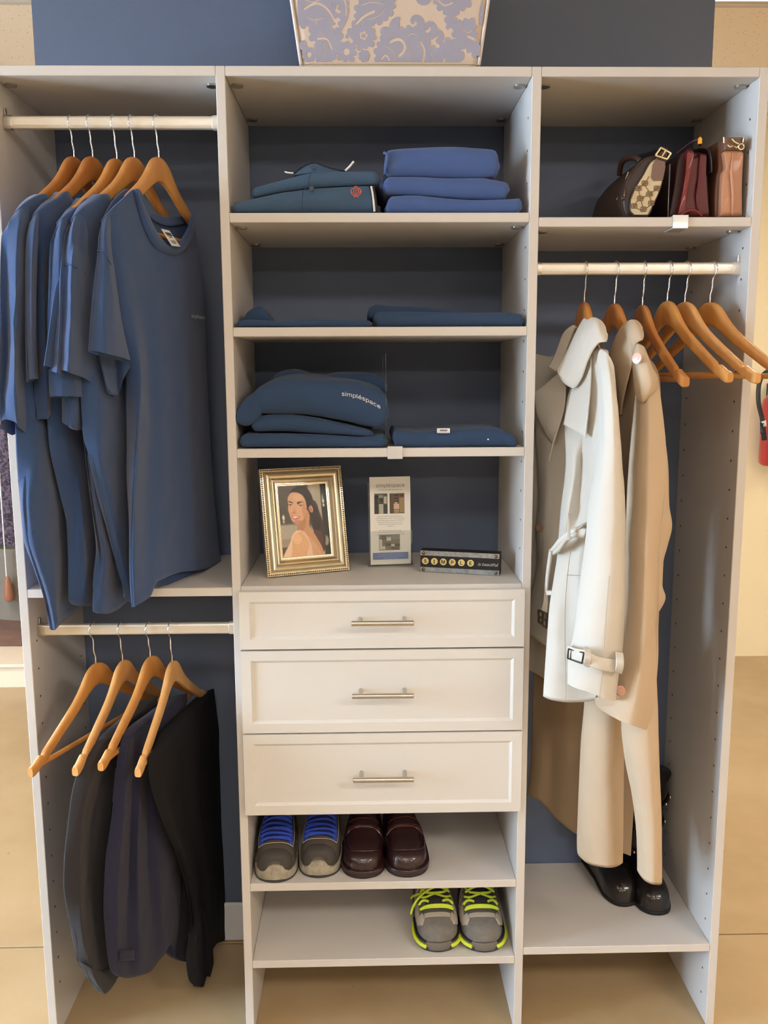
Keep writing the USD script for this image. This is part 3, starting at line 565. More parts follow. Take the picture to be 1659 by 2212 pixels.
obj('trouser_leg', cloth([q((322, 1637, 0.013), (327, 1700, 0), (349, 1770, 0), (391, 1876, 0), (411, 1981, 0), (404, 2069, 0), (408, 2108, 0), (418, 2126, 0)), q((348, 1611, 0.023), (368, 1740, .018), (402, 1860, .02), (424, 1980, .02), (426, 2060, .018), (430, 2128, .010)), q((376, 1581, 0.023), (400, 1720, .008), (428, 1880, .004), (440, 2000, .006), (444, 2122, 0)),
    q((402, 1553, 0.023), (428, 1720, .016), (452, 1880, .014), (458, 1990, .012), (462, 2050, .006)), q((432, 1521, 0.021), (456, 1700, .008), (478, 1880, .006), (486, 1980, .006), (490, 2028, .004)), q((462, 1488, 0.011), (485, 1680, 0), (506, 1861, 0), (517, 1960, 0), (521, 1993, 0))], .024, wob=.003, seed=23, nu=56, nv=72), BLACKC, t, True)
obj('trouser_leg', cloth([q((430, 1960, -.004), (438, 2050, -.002), (446, 2104, 0)), q((442, 1960, .012), (450, 2050, .012), (454, 2109, .008)), q((452, 1960, -.002), (460, 2050, 0), (463, 2104, 0))], .010, nu=16, nv=30), BLACKC, t, True)

# ------------------------------------------------------------------ cream trench coat
def C(*p): return np.array([at(*a) for a in p])
t = thing('trench_coat', 'cream trench coat with a loose belt and buckled cuff, nearest the drawers', 'coat', (.44, .02, 1.3))
CC = CREAMCOAT
obj('front_panel', cloth([C((1231, 839, .04), (1219, 917, .03), (1222, 1000, .01), (1211, 1100, .01), (1207, 1150, .005), (1204, 1193, -.005), (1194, 1262, -.02), (1187, 1307, -.03), (1180, 1398, -.04), (1173, 1504, -.05)),
    C((1243, 825, .02), (1236, 917, .01), (1244, 1000, -.03), (1230, 1100, -.03), (1222, 1160, -.02), (1216, 1230, -.04), (1208, 1307, -.05), (1200, 1398, -.06), (1196, 1513, -.07)),
    C((1262, 795, .0), (1258, 900, -.03), (1256, 1000, -.02), (1246, 1110, -.02), (1238, 1165, -.03), (1236, 1230, -.06), (1230, 1310, -.06), (1226, 1400, -.07), (1222, 1517, -.08)),
    C((1283, 751, -.03), (1280, 900, -.06), (1278, 1000, -.08), (1266, 1090, -.04), (1258, 1165, -.06), (1258, 1250, -.08), (1256, 1310, -.08), (1256, 1400, -.08), (1258, 1517, -.09)),
    C((1312, 772, -.08), (1325, 950, -.1), (1318, 1200, -.1), (1306, 1400, -.1), (1286, 1511, -.1))], .03, nu=50, nv=80, wob=.003, seed=31), CC, t, True)
obj('sleeve', cloth([C((1290, 775, -.10), (1291, 900, -.13), (1286, 996, -.14), (1273, 1076, -.15), (1264, 1171, -.15), (1251, 1267, -.16), (1237, 1379, -.165), (1227, 1420, -.165), (1226, 1477, -.165)),
    C((1298, 755, -.10), (1302, 850, -.16), (1304, 960, -.185), (1296, 1100, -.20), (1288, 1200, -.20), (1276, 1320, -.205), (1264, 1420, -.205), (1262, 1492, -.2)),
    C((1310, 762, -.12), (1322, 850, -.18), (1327, 960, -.2), (1326, 1100, -.212), (1322, 1200, -.215), (1312, 1320, -.22), (1302, 1420, -.22), (1298, 1506, -.21)),
    C((1327, 795, -.14), (1332, 850, -.15), (1336, 920, -.155), (1341, 980, -.16), (1349, 1060, -.16), (1352, 1171, -.16), (1350, 1331, -.165), (1345, 1410, -.165), (1337, 1458, -.165), (1331, 1510, -.165))], .055, nu=44, nv=80, wob=.003, seed=32, ends=False, taper=7.0, pw=2.2), CC, t, True)
obj('storm_flap', cloth([C((1234, 842, .02), (1225, 880, .012), (1217, 917, .005)), C((1255, 800, -.005), (1248, 870, -.02), (1240, 931, -.035)), C((1276, 765, -.03), (1272, 860, -.065), (1263, 945, -.075))], .004, nu=20, nv=24), CC, t, True)
obj('collar', cloth([C((1300, 700, -.03), (1293, 689, -.02), (1283, 685, -.01), (1263, 687, .02), (1248, 708, .03), (1225, 756, .03), (1202, 799, .03)), C((1306, 718, -.06), (1294, 712, -.06), (1278, 722, -.05), (1260, 752, -.04), (1240, 790, -.02), (1222, 815, .0), (1204, 806, .025)),
    C((1308, 738, -.075), (1296, 739, -.07), (1283, 751, -.06), (1268, 780, -.05), (1254, 818, -.035), (1237, 838, -.01), (1221, 830, .01), (1203, 800, .03))], .006, nu=24, nv=50), CC, t, True)
obj('collar', cloth([C((1238, 702, .05), (1230, 706, .06), (1217, 719, .08), (1198, 766, .1), (1183, 794, .11)), C((1240, 708, .04), (1227, 740, .06), (1214, 778, .075), (1198, 802, .09))], .006, nu=14, nv=30), CC, t, True)
obj('lapel', cloth([C((1206, 806, .1), (1180, 828, .12), (1154, 852, .135), (1157, 885, .13), (1175, 930, .11), (1192, 957, .09)), C((1214, 820, .075), (1200, 848, .085), (1190, 880, .09), (1188, 905, .085), (1190, 935, .08), (1194, 957, .08)), C((1222, 838, .055), (1220, 860, .055), (1217, 882, .055), (1210, 912, .06), (1202, 940, .065), (1196, 957, .075))], .005, nu=26, nv=40), CC, t, True)
obj('facing_edge', tube(spline(C((1221, 836, .052), (1218, 880, .052), (1200, 940, .06), (1186, 996, .07)), 30), .0022, 8), CC, t, True)
obj('front_panel', cloth([C((1150, 870, .17), (1160, 1000, .17), (1163, 1080, .16), (1157, 1145, .15), (1161, 1208, .14), (1150, 1271, .14), (1142, 1325, .13), (1138, 1372, .13)), C((1182, 860, .12), (1178, 1000, .12), (1176, 1100, .10), (1172, 1180, .09), (1166, 1271, .10), (1158, 1330, .09), (1154, 1380, .09)),
    C((1205, 850, .09), (1200, 1000, .09), (1196, 1100, .07), (1188, 1180, .06), (1182, 1270, .06), (1176, 1340, .05), (1172, 1392, .05)), C((1228, 850, .06), (1228, 1000, .05), (1218, 1100, .04), (1212, 1180, .03), (1202, 1270, .02), (1194, 1340, .02), (1186, 1400, .02))], .012, nu=40, nv=60, wob=.003, seed=33), CC, t, True)
obj('back_panel', cloth([C((1150, 760, .21), (1140, 1000, .21), (1130, 1250, .21), (1128, 1440, .21)), C((1190, 770, .18), (1170, 1000, .18), (1155, 1300, .18), (1152, 1452, .18)), C((1240, 720, .08), (1215, 1000, .13), (1185, 1300, .13), (1176, 1466, .13)), C((1300, 770, -.04), (1290, 1000, .02), (1250, 1300, .04), (1230, 1480, .05))], .006, nu=30, nv=40), CC, t, True)
bt = obj('belt', cloth([C((1268, 1136, -.11), (1240, 1140, -.09), (1222, 1151, -.07), (1204, 1166, -.05), (1190, 1188, -.01)), C((1266, 1148, -.13), (1242, 1150, -.115), (1224, 1159, -.095), (1208, 1176, -.07), (1192, 1192, -.03)), C((1264, 1164, -.11), (1244, 1161, -.09), (1227, 1168, -.07), (1211, 1187, -.05), (1197, 1197, -.01))], .012, nu=20, nv=40, folds=[(.004, 1.5, 0, 0, .2)]), CC, t, True)
obj('belt_fold', cloth([C((1266, 1128, -.10), (1250, 1136, -.095), (1234, 1146, -.09)), C((1260, 1134, -.13), (1247, 1144, -.12), (1234, 1152, -.10)), C((1262, 1143, -.11), (1248, 1150, -.10), (1234, 1158, -.09))], .008, nu=14, nv=20), CC, bt, True)
obj('belt_end', cloth([C((1186, 1186, -.0), (1181, 1220, .0), (1177, 1260, .0), (1173, 1300, .01), (1166, 1322, .02)), C((1192, 1186, -.01), (1186, 1225, -.01), (1182, 1262, -.01), (1182, 1300, .0), (1180, 1324, .0))], .004, nu=8, nv=30), CC, bt, True)
obj('belt_keeper', cloth([C((1180, 1276, -.015), (1180, 1286, -.015)), C((1192, 1276, -.025), (1192, 1286, -.025))], .004, nu=6, nv=5), CC, bt, True)
bk = C((1163, 1318, .015), (1181, 1326, .0), (1180, 1357, .0), (1163, 1343, .015))
obj('belt_buckle', cat_mesh(*[tube([bk[i], bk[(i+1) % 4]], .0024, 8) for i in range(4)], tube([(bk[0]+bk[1])/2, (bk[2]+bk[3])/2], .002, 8), tube([(bk[0]+bk[3])/2, (bk[1]+bk[2])/2], .002, 8)), DARKMETAL, bt, 40)
obj('belt_loop', cloth([C((1226, 1109, -.105), (1226, 1136, -.125), (1225, 1165, -.115)), C((1232, 1110, -.105), (1232, 1136, -.125), (1232, 1168, -.115))], .004, nu=6, nv=20), CC, t, True)
cs = obj('cuff_strap', cloth([C((1226, 1394, -.178), (1240, 1400, -.208), (1262, 1404, -.235), (1290, 1418, -.24), (1320, 1424, -.235), (1346, 1414, -.19)), C((1225, 1408, -.178), (1240, 1414, -.210), (1264, 1420, -.238), (1290, 1432, -.243), (1320, 1438, -.238), (1348, 1428, -.19)), C((1224, 1422, -.178), (1240, 1430, -.208), (1266, 1437, -.235), (1290, 1446, -.24), (1320, 1452, -.235), (1347, 1442, -.19))], .004, nu=12, nv=40), CC, t, True)
for x0, y0, x1, y1 in ((1262, 1400, 1276, 1442), (1330, 1408, 1346, 1456)):
    obj('strap_loop', cloth([C((x0, y0, -.225), (x0+1, (y0+y1)/2, -.25), (x0-2, y1-4, -.225)), C((x1, y0+2, -.225), (x1+2, (y0+y1)/2, -.25), (x1-3, y1, -.225))], .004, nu=8, nv=16), CC, cs, True)
bk = C((1228, 1402, -.188), (1261, 1410, -.238), (1257, 1433, -.238), (1226, 1422, -.188))
obj('cuff_buckle', cat_mesh(*[tube([bk[i], bk[(i+1) % 4]], .0016, 8) for i in range(4)], tube([bk[0]*.8+bk[1]*.2, bk[3]*.8+bk[2]*.2], .0014, 8)), DARKMETAL, cs, 40)
for a, nm in ((C((1316, 1244, -.226), (1310, 1320, -.230), (1304, 1400, -.232)), 'sleeve_seam'), (C((1301, 1452, -.228), (1298, 1480, -.224), (1295, 1505, -.217)), 'cuff_seam'), (C((1232, 1190, -.075), (1224, 1260, -.085), (1220, 1340, -.09), (1221, 1430, -.095), (1222, 1514, -.10)), 'front_seam'), (C((1224, 1242, -.084), (1245, 1243, -.088), (1265, 1243, -.10)), 'pocket_seam')):
    obj(nm, tube(spline(a, 24), .0009, 6), mat('cream_seam', (190, 180, 164), 0.8), t, True)
bn = at(1166, 1140, .10); obj('button', tube([bn, bn+np.array([-.002, -.003, 0])], .008, 18), mat('tan_button', (150, 122, 100), 0.35), t, 40)

# ------------------------------------------------------------------ beige coat
t = thing('long_coat', 'long beige coat with a buttoned shoulder tab, hanging right of the cream trench coat', 'coat', (.51, .02, 1.2))
BC = BEIGECOAT
obj('front_panel', cloth([C((1326, 860, .03), (1322, 1100, .03), (1316, 1300, .02), (1310, 1470, .0)), C((1350, 835, -.01), (1346, 1100, -.02), (1338, 1300, -.03), (1330, 1480, -.04)), C((1376, 775, -.06), (1372, 1000, -.09), (1364, 1300, -.10), (1350, 1500, -.10)), C((1424, 835, -.1), (1426, 1100, -.1), (1412, 1300, -.1), (1405, 1520, -.1))], .03, nu=40, nv=60, wob=.003, seed=41), BC, t, True)
obj('sleeve', cloth([C((1374, 830, -.06), (1362, 950, -.09), (1353, 1100, -.11), (1347, 1300, -.12), (1328, 1430, -.125), (1304, 1490, -.125), (1285, 1514, -.125), (1301, 1537, -.13)), C((1386, 845, -.13), (1378, 1000, -.15), (1370, 1200, -.16), (1362, 1400, -.17), (1345, 1480, -.175), (1330, 1520, -.175), (1326, 1550, -.175)),
    C((1402, 845, -.15), (1402, 1000, -.18), (1396, 1200, -.195), (1390, 1400, -.205), (1376, 1500, -.205), (1362, 1566, -.2)), C((1424, 835, -.15), (1431, 891, -.15), (1437, 959, -.15), (1440, 1010, -.15), (1430, 1100, -.16), (1420, 1200, -.165), (1416, 1344, -.17), (1419, 1426, -.17), (1412, 1520, -.17), (1398, 1577, -.17))], .05, nu=44, nv=80, wob=.003, seed=42, ends=False, taper=7.0, pw=2.4), BC, t, True)
obj('cuff_flap', cloth([C((1284, 1510, -.13), (1294, 1526, -.135), (1301, 1538, -.135)), C((1300, 1505, -.155), (1310, 1520, -.16), (1318, 1546, -.15)), C((1345, 1500, -.18), (1345, 1530, -.185), (1341, 1559, -.185))], .004, nu=18, nv=14), BC, t, True)
obj('side_panel', cloth([C((1398, 860, -.07), (1398, 1100, -.08), (1395, 1300, -.08), (1395, 1500, -.08)), C((1415, 845, -.09), (1424, 1000, -.11), (1428, 1130, -.11), (1416, 1240, -.11), (1412, 1340, -.11), (1408, 1500, -.11)), C((1425, 840, -.08), (1436, 940, -.08), (1444, 1012, -.08), (1446, 1092, -.08), (1452, 1136, -.08), (1442, 1180, -.08), (1433, 1216, -.08), (1431, 1264, -.08), (1438, 1290, -.08), (1415, 1344, -.08), (1417, 1420, -.08), (1420, 1500, -.08))], .02, nu=24, nv=90), BC, t, True)
obj('skirt_panel', cloth([C((1342, 1480, -.1), (1342, 1559, -.12), (1348, 1629, -.12), (1366, 1725, -.12), (1375, 1811, -.12), (1376, 1879, -.12)), C((1366, 1480, -.14), (1368, 1580, -.16), (1376, 1680, -.165), (1390, 1800, -.16), (1392, 1902, -.155)), C((1395, 1480, -.155), (1398, 1580, -.175), (1404, 1680, -.18), (1412, 1800, -.175), (1412, 1911, -.17)), C((1419, 1480, -.13), (1422, 1560, -.14), (1424, 1640, -.14), (1429, 1778, -.14), (1430, 1907, -.14))], .022, nu=30, nv=60, wob=.003, seed=43), BC, t, True)
obj('skirt_panel', cloth([C((1266, 1440, .0), (1262, 1516, .0), (1254, 1612, 0), (1246, 1811, 0), (1247, 1841, 0), (1260, 1858, 0)), C((1284, 1440, -.035), (1278, 1612, -.04), (1274, 1811, -.04), (1280, 1869, -.035)), C((1318, 1440, -.055), (1314, 1612, -.06), (1314, 1811, -.06), (1315, 1875, -.06)), C((1352, 1440, -.04), (1348, 1600, -.04), (1347, 1712, -.04), (1346, 1800, -.04), (1345, 1864, -.04))], .02, nu=34, nv=60, wob=.003, seed=44), BC, t, True)
obj('lining', cloth([C((1150, 1380, .21), (1150, 1513, .2), (1146, 1645, .2), (1138, 1718, .2)), C((1182, 1380, .16), (1177, 1513, .17), (1170, 1645, .16), (1164, 1729, .16)), C((1200, 1380, .14), (1194, 1513, .14), (1188, 1645, .15), (1180, 1745, .15)), C((1240, 1380, .08), (1230, 1560, .09), (1220, 1680, .10), (1206, 1772, .11)), C((1300, 1380, .05), (1285, 1560, .05), (1270, 1700, .05), (1252, 1805, .05)), C((1385, 1380, .03), (1378, 1600, .03), (1370, 1720, .03), (1362, 1849, .03))], .006, nu=50, nv=50, wob=.002, seed=45), BEIGELINE, t, True)
obj('collar', cloth([C((1379, 700, -.06), (1374, 692, -.05), (1365, 690, -.04), (1350, 697, -.02), (1335, 716, 0), (1322, 745, .01), (1313, 775, .02), (1322, 820, .02), (1334, 860, .01), (1337, 894, .0)), C((1381, 716, -.085), (1372, 716, -.08), (1362, 725, -.075), (1350, 745, -.05), (1340, 775, -.04), (1335, 805, -.03), (1336, 845, -.02), (1337, 895, -.005)),
    C((1385, 735, -.095), (1374, 741, -.09), (1368, 755, -.085), (1364, 780, -.075), (1357, 810, -.06), (1349, 843, -.045), (1343, 870, -.03), (1338, 896, -.01))], .006, nu=24, nv=50), BC, t, True)
ep = obj('shoulder_tab', cloth([C((1372, 747, -.10), (1366, 765, -.11), (1365, 785, -.115), (1369, 825, -.125), (1372, 848, -.125), (1377, 862, -.125)), C((1378, 742, -.115), (1379, 770, -.14), (1382, 800, -.155), (1384, 840, -.16), (1387, 867, -.155)), C((1388, 746, -.12), (1395, 775, -.15), (1400, 800, -.165), (1405, 830, -.17), (1404, 849, -.165)), C((1393, 753, -.11), (1402, 776, -.13), (1412, 798, -.14), (1421, 814, -.145), (1424, 834, -.145))], .006, nu=24, nv=30), BC, t, True)
PEARL = mat('pink_button', (214, 168, 150), 0.25, coat=0.4)
bn = at(1377, 774, -.152); ax = np.array([-.75, -.66, .1]); ax /= np.linalg.norm(ax)
def button(c, ax, r, parent, m=PEARL):
    b = [tube([c, c+ax*.0012, c+ax*.003, c+ax*.0034], [r*.96, r, r, r*.8], 20), tube([c+ax*.003, c+ax*.0042, c+ax*.0043], [r*.45, r*.42, r*.2], 14)]
    return obj('button', cat_mesh(*b), m, parent, 35)
button(bn, ax, .0105, ep)
button(at(1342, 1491, -.178), np.array([-.6, -.8, 0]), .0105, t)
# ------------------------------------------------------------------ folded clothes on the shelves
def fold(top, bot, yf, depth, back=0.0, nu=56, m=14, seed=0, wob=.0025, endr=.012, zb=None, crease=0.0, rfrac=.85):
    """A folded garment: a front fold that rolls over, traced along its upper and lower edge; the layers run back into the shelf."""
    A = resample([at(*p, yf) for p in top], nu); B = resample([at(*p, yf) for p in bot], nu)
    x = np.linspace(max(A[0, 0], B[0, 0])*.5+min(A[0, 0], B[0, 0])*.5, (A[-1, 0]+B[-1, 0])/2, nu)
    s = np.linspace(0, 1, nu); e = np.clip(np.minimum(s, 1-s)*nu*(.3/nu**.5), 0, 1); rings = []
    xa, xb = A[:, 0], B[:, 0]
    for i in range(nu):
        zt, z0 = A[i, 2], B[i, 2] if zb is None else zb
        h = max(zt-z0, .002); r = h/2*rfrac; zc = (zt+z0)/2
        d = min(s[i], 1-s[i])*abs(x[-1]-x[0]); k = math.sqrt(max(0.0, 1-(1-min(d/endr, 1))**2)); k = .25+.75*k
        yb = yf+r+(1-k)*.012; th = np.linspace(-np.pi/2, np.pi/2, m)
        y = yb-np.cos(th)*r; z = zc+np.sin(th)*h/2*k
        lx = xb[i]+(xa[i]-xb[i])*(np.sin(th)+1)/2
        bk = back*math.sin(np.pi*min(max(s[i]*1.1-.05, 0), 1))**.6
        ys = yf+depth*np.array([.35, .7, .97, 1.0, .97, .6, .3]); zs = np.array([zc+h/2*k+bk*.55, zc+h/2*k+bk, zc+h/2*k*.8+bk*.8, zc, zc-h/2*k*.9, zc-h/2*k, zc-h/2*k])
        xs = np.r_[np.full(3, xa[i]), (xa[i]+xb[i])/2, np.full(3, xb[i])]
        rings.append(np.c_[np.r_[lx, xs], np.r_[y, ys], np.r_[z, zs]])
    R = np.array(rings); c = R.mean(1, keepdims=True); n = R-c; n[..., 0] = 0; n /= np.linalg.norm(n, axis=2, keepdims=True)+1e-9
    w = (meshkit.fbm(R.reshape(-1, 3)*np.array([16, 26, 40])+seed*7.7, 3).reshape(R.shape[:2])-.5)*2*wob
    zmin = R[..., 2].min(); w = np.where((R[..., 2] < c[..., 2]) & (n[..., 2] < -.8), np.minimum(w, 0)*0, w)
    R = R+n*w[..., None]
    return loft(R)
def garment(name, label, cat, mesh, m, x, z, group=None, part='folded_body'):
    t = thing(name, label, cat, (x, .15, z), group=group); b = obj(part, mesh, m, t, True); return t, b
def to_world(prim, t):
    m = UsdGeom.Mesh(prim); o, a = ORIGIN[t.GetPath().pathString]
    return np.array(m.GetPointsAttr().Get(), float)+o, np.array(m.GetFaceVertexIndicesAttr().Get()).reshape(-1, 3)
Z1, Z2, Z3, Z4 = 1.8541, 1.6268, 1.3753, 1.0786
# top shelf, left: two polo shirts
t, b = garment('folded_polo_shirt', 'slate polo shirt with an orange emblem, folded under the white collared polo shirt', 'shirt', fold([(500, 436), (547, 427), (612, 412), (668, 404), (764, 398), (803, 397)], [(501, 459), (600, 459), (700, 459), (815, 458)], .006, .27, .006, seed=1, endr=.006), POLO, -.17, Z1)
obj('placket_line', tube(spline([at(672, 403, .02), at(656, 412, .004), at(653, 435, -.002), at(653, 457, .004)], 20), .0008, 6), mat('slate_seam', (48, 64, 84), 0.9), t, True)
bq = at(673, 408, .006); obj('button', tube([bq, bq+np.array([0, -.003, .0003])], .0048, 16), mat('slate_button', (40, 52, 68), 0.4), t, 35)
ORANGE = mat('orange_thread', (226, 96, 40), 0.7)
ec, esc = at(769, 413, -.001), .0009
def epath(pts, r=.0007, n=20): return tube(spline([ec+np.array([x*esc, -.0004-.0015*(1 if y < 0 else .2)+.0006*abs(y)/10, -y*esc]) for x, y in pts], n), r, 6)
em = [epath([(-9, -5), (-11, 2), (-6, 9), (0, 11), (6, 9), (11, 2), (9, -5)]), epath([(-9, -5), (-4, -6), (-2, -10), (2, -10), (4, -6), (9, -5)]), epath([(-4, -4), (-5, 3), (-2, 8)]), epath([(4, -4), (5, 3), (2, 8)]), epath([(0, -9), (0, 0), (0, 10)]), epath([(-13, 0), (-9, 2), (-8, 4)]), epath([(13, 0), (9, 2), (8, 4)]), epath([(-5, 13), (0, 11), (5, 13)])]
obj('emblem', cat_mesh(*em), ORANGE, t, True)
for k, (xx, mt) in enumerate(((806, WHITEP), (811, BLACK))):
    obj('collar_edge', tube(spline([at(xx-4, 403, .012), at(xx, 425, .006), at(xx+3, 457, .010)], 20), .0022, 8), mt, t, True)
t, b = garment('folded_polo_shirt', 'dark slate polo shirt with a white tipped collar, lying slanted on the lower polo shirt', 'shirt', fold([(541, 406), (590, 393), (629, 382), (664, 373), (700, 368), (746, 368), (790, 368), (818, 368)], [(543, 428), (612, 413), (668, 405), (740, 400), (790, 398), (822, 397)], .014, .25, .004, seed=2), POLO, -.15, Z1+.06)
obj('collar', cloth([np.array([at(634, 375, .03), at(650, 362, .03), at(664, 354, .03), at(677, 351, .03), at(700, 358, .03), at(722, 365, .03), at(746, 370, .03)]), np.array([at(634, 379, .028), at(650, 376, .026), at(664, 374, .024), at(680, 373, .022), at(700, 372, .022), at(722, 373, .024), at(746, 375, .028)])], .004, nu=8, nv=40), POLO, t, True)
obj('collar_piping', tube(spline([at(634, 375, .0285), at(650, 362, .0285), at(664, 354, .0285), at(677, 351, .0285), at(700, 358, .0285), at(722, 365, .0285), at(746, 370, .0285)], 40), .0014, 8), mat('ink_thread', (24, 32, 48), 0.8), t, True)
obj('collar_tip', tube([at(615, 371, .028), at(622, 373, .027), at(634, 374, .027)], .0017, 8), WHITEP, t, True)
obj('collar_tip', tube([at(746, 369, .028), at(755, 360, .028), at(764, 349, .03)], .0022, 8), WHITEP, t, True)
obj('placket_line', tube(spline([at(672, 372, .012), at(668, 385, .008), at(667, 402, .014)], 14), .0008, 6), MATS['slate_seam'], t, True)
bq = at(679, 362, .02); obj('button', tube([bq, bq+np.array([0, -.003, .0003])], .0042, 16), MATS['slate_button'], t, 35)
# top shelf, right: three royal blue shirts
t, b = garment('folded_shirt', 'royal blue folded shirt at the bottom of the stack of three', 'shirt', fold([(834, 432), (850, 421), (900, 419), (937, 423), (1024, 430), (1102, 428), (1122, 426), (1131, 440)], [(831, 459), (900, 459), (1000, 459), (1128, 458)], .004, .27, .004, seed=3), SHIRT_B, .14, Z1, 'stack of three royal blue shirts')
t, b = garment('folded_shirt', 'royal blue folded shirt in the middle of the stack of three', 'shirt', fold([(826, 390), (845, 379), (900, 379), (972, 381), (1040, 381), (1076, 386), (1105, 394)], [(829, 420), (864, 419), (937, 423), (1024, 430), (1099, 428)], .010, .26, .004, seed=4), SHIRT_B, .13, Z1+.035, 'stack of three royal blue shirts')
obj('fold_edge', fold([(816, 394), (824, 388), (834, 388)], [(818, 405), (826, 408), (836, 410)], .03, .2, 0, nu=10, seed=5, endr=.003), SHIRT_B, t, True)
t, b = garment('folded_shirt', 'royal blue folded shirt on top of the stack of three', 'shirt', fold([(830, 334), (840, 320), (894, 315), (972, 311), (1030, 315), (1068, 319), (1080, 330)], [(831, 383), (870, 379), (972, 382), (1040, 382), (1082, 376)], .012, .26, .003, seed=6, rfrac=.7), SHIRT_B, .12, Z1+.08, 'stack of three royal blue shirts')
sp = spline([at(831, 376, .016), at(836, 350, .010), at(836, 334, .012), at(829, 330, .016)], 24); obj('fold_edge', tube(sp, .0028, 8), SHIRT_B, t, True)
# second shelf
t, b = garment('folded_shirt', 'thin blue folded shirt lying flat with a bunched corner, left on the second shelf', 'shirt', fold([(509, 693), (545, 690), (606, 693), (670, 689), (754, 691), (804, 693)], [(509, 706), (600, 706), (700, 706), (804, 706)], .006, .26, .002, seed=7, endr=.004), SWEAT, -.16, Z2)
obj('bunched_corner', fold([(524, 690), (536, 670), (556, 659), (570, 668), (584, 692)], [(524, 703), (545, 703), (570, 703), (588, 703)], .06, .14, 0, nu=24, seed=8, rfrac=1.0), SWEAT, t, True)
t, b = garment('folded_shirt', 'blue folded shirt with a rumpled back, right on the second shelf', 'shirt', fold([(806, 676), (830, 672), (944, 673), (1000, 675), (1092, 674), (1134, 679)], [(811, 706), (900, 706), (1000, 705), (1134, 705)], .006, .26, .004, seed=9, endr=.006), SWEAT, .15, Z2)
obj('rumpled_back', fold([(793, 674), (800, 663), (815, 658), (850, 661), (890, 661), (923, 664), (980, 671), (1020, 674)], [(794, 690), (850, 690), (950, 690), (1030, 690)], .09, .14, 0, nu=40, seed=10, wob=.004, rfrac=1.0), SWEAT, t, True)
# third shelf
t, b = garment('folded_sweater', 'dark blue folded sweater at the bottom of the stack beside the divider', 'sweater', fold([(515, 946), (530, 938), (600, 938), (691, 940), (780, 944), (836, 938)], [(516, 967), (600, 967), (700, 967), (838, 966)], .006, .27, .004, seed=11), SWEAT, -.16, Z3, 'stack of dark blue sweaters')
t, b = garment('folded_sweater', 'dark blue folded sweater squeezed in the middle of the stack beside the divider', 'sweater', fold([(541, 908), (560, 899), (600, 895), (649, 898), (733, 914), (806, 932)], [(543, 933), (600, 933), (691, 938), (750, 941), (808, 944)], .012, .25, .004, seed=12), SWEAT, -.15, Z3+.03, 'stack of dark blue sweaters')
SWEATER = None
t, b = garment('folded_sweater', 'puffy dark blue sweater with white lettering on top of the stack beside the divider', 'sweater', fold([(540, 850), (564, 832), (606, 816), (640, 814), (700, 819), (760, 824), (817, 838), (841, 862)], [(540, 893), (569, 894), (649, 896), (733, 909), (790, 922), (838, 924)], .0, .27, .010, seed=13, wob=.004, endr=.02, rfrac=.8), SWEAT, -.15, Z3+.07); SWT = t; SWEATER = to_world(b, t)
obj('rolled_side', fold([(507, 900), (516, 878), (530, 860), (550, 845), (572, 838)], [(506, 905), (516, 916), (530, 921), (546, 914), (566, 896)], .0, .2, 0, nu=20, seed=14, endr=.012, rfrac=.6), SWEAT, t, True)
obj('rumpled_back', fold([(585, 815), (606, 800), (628, 796), (660, 803), (683, 812), (722, 806), (784, 803), (812, 808), (838, 832)], [(590, 850), (650, 850), (750, 850), (836, 850)], .11, .14, 0, nu=44, seed=15, wob=.005, rfrac=1.0), SWEAT, t, True)
# lettering follows the slope of the front
lt, lf = text('simpléspace', .0085, .0004); lt = lt.copy(); Ltot = lt[:, 0].max()
sx = lt[:, 0]/Ltot; p0, p1 = at(737, 855, -.016), at(822, 884, -.014)
P = p0+(p1-p0)*sx[:, None]; P = P+np.array([0, .15, 1.0])*lt[:, 1:2]*1.0+np.array([0, -1, .1])*(lt[:, 2:3]+.0004); P[:, 2] += .006*np.sin(sx*np.pi)
from scipy.interpolate import LinearNDInterpolator
sv, _ = vf(SWEATER); sv = sv[sv[:, 1] < .035]; fy = LinearNDInterpolator(sv[:, [0, 2]], sv[:, 1])(P[:, [0, 2]]); fy = np.where(np.isnan(fy), np.nanmean(fy), fy)
P[:, 1] = fy-.0006-lt[:, 2]; obj('chest_lettering', (P, lf), WHITEP, SWT)
t, b = garment('folded_shirt', 'single blue shirt folded flat with a white size tag, right of the divider', 'shirt', fold([(848, 930), (870, 930), (902, 933), (986, 929), (1060, 925), (1090, 930), (1116, 950)], [(849, 967), (950, 967), (1040, 966), (1121, 965)], .004, .26, .003, seed=16, endr=.006), SWEAT, .17, Z3)
tg = [at(944, 925, .006), at(972, 925, .006), at(972, 934, .0), at(944, 934, .0)]
lab = obj('size_tag', cloth([np.array([tg[0], tg[3]]), np.array([tg[1], tg[2]])], .001, nu=4, nv=4), WHITEP, t)
obj('tag_print', box(tg[3][0]+.006, tg[2][0]-.006, -.0035, -.0005, tg[3][2]+.003, tg[3][2]+.0058), mat('tag_grey', (120, 124, 130), 0.7), lab)
bq = at(1054, 949, .0); obj('snap', tube([bq, bq+np.array([0, -.004, 0])], .0016, 10), WHITEP, t, 35)

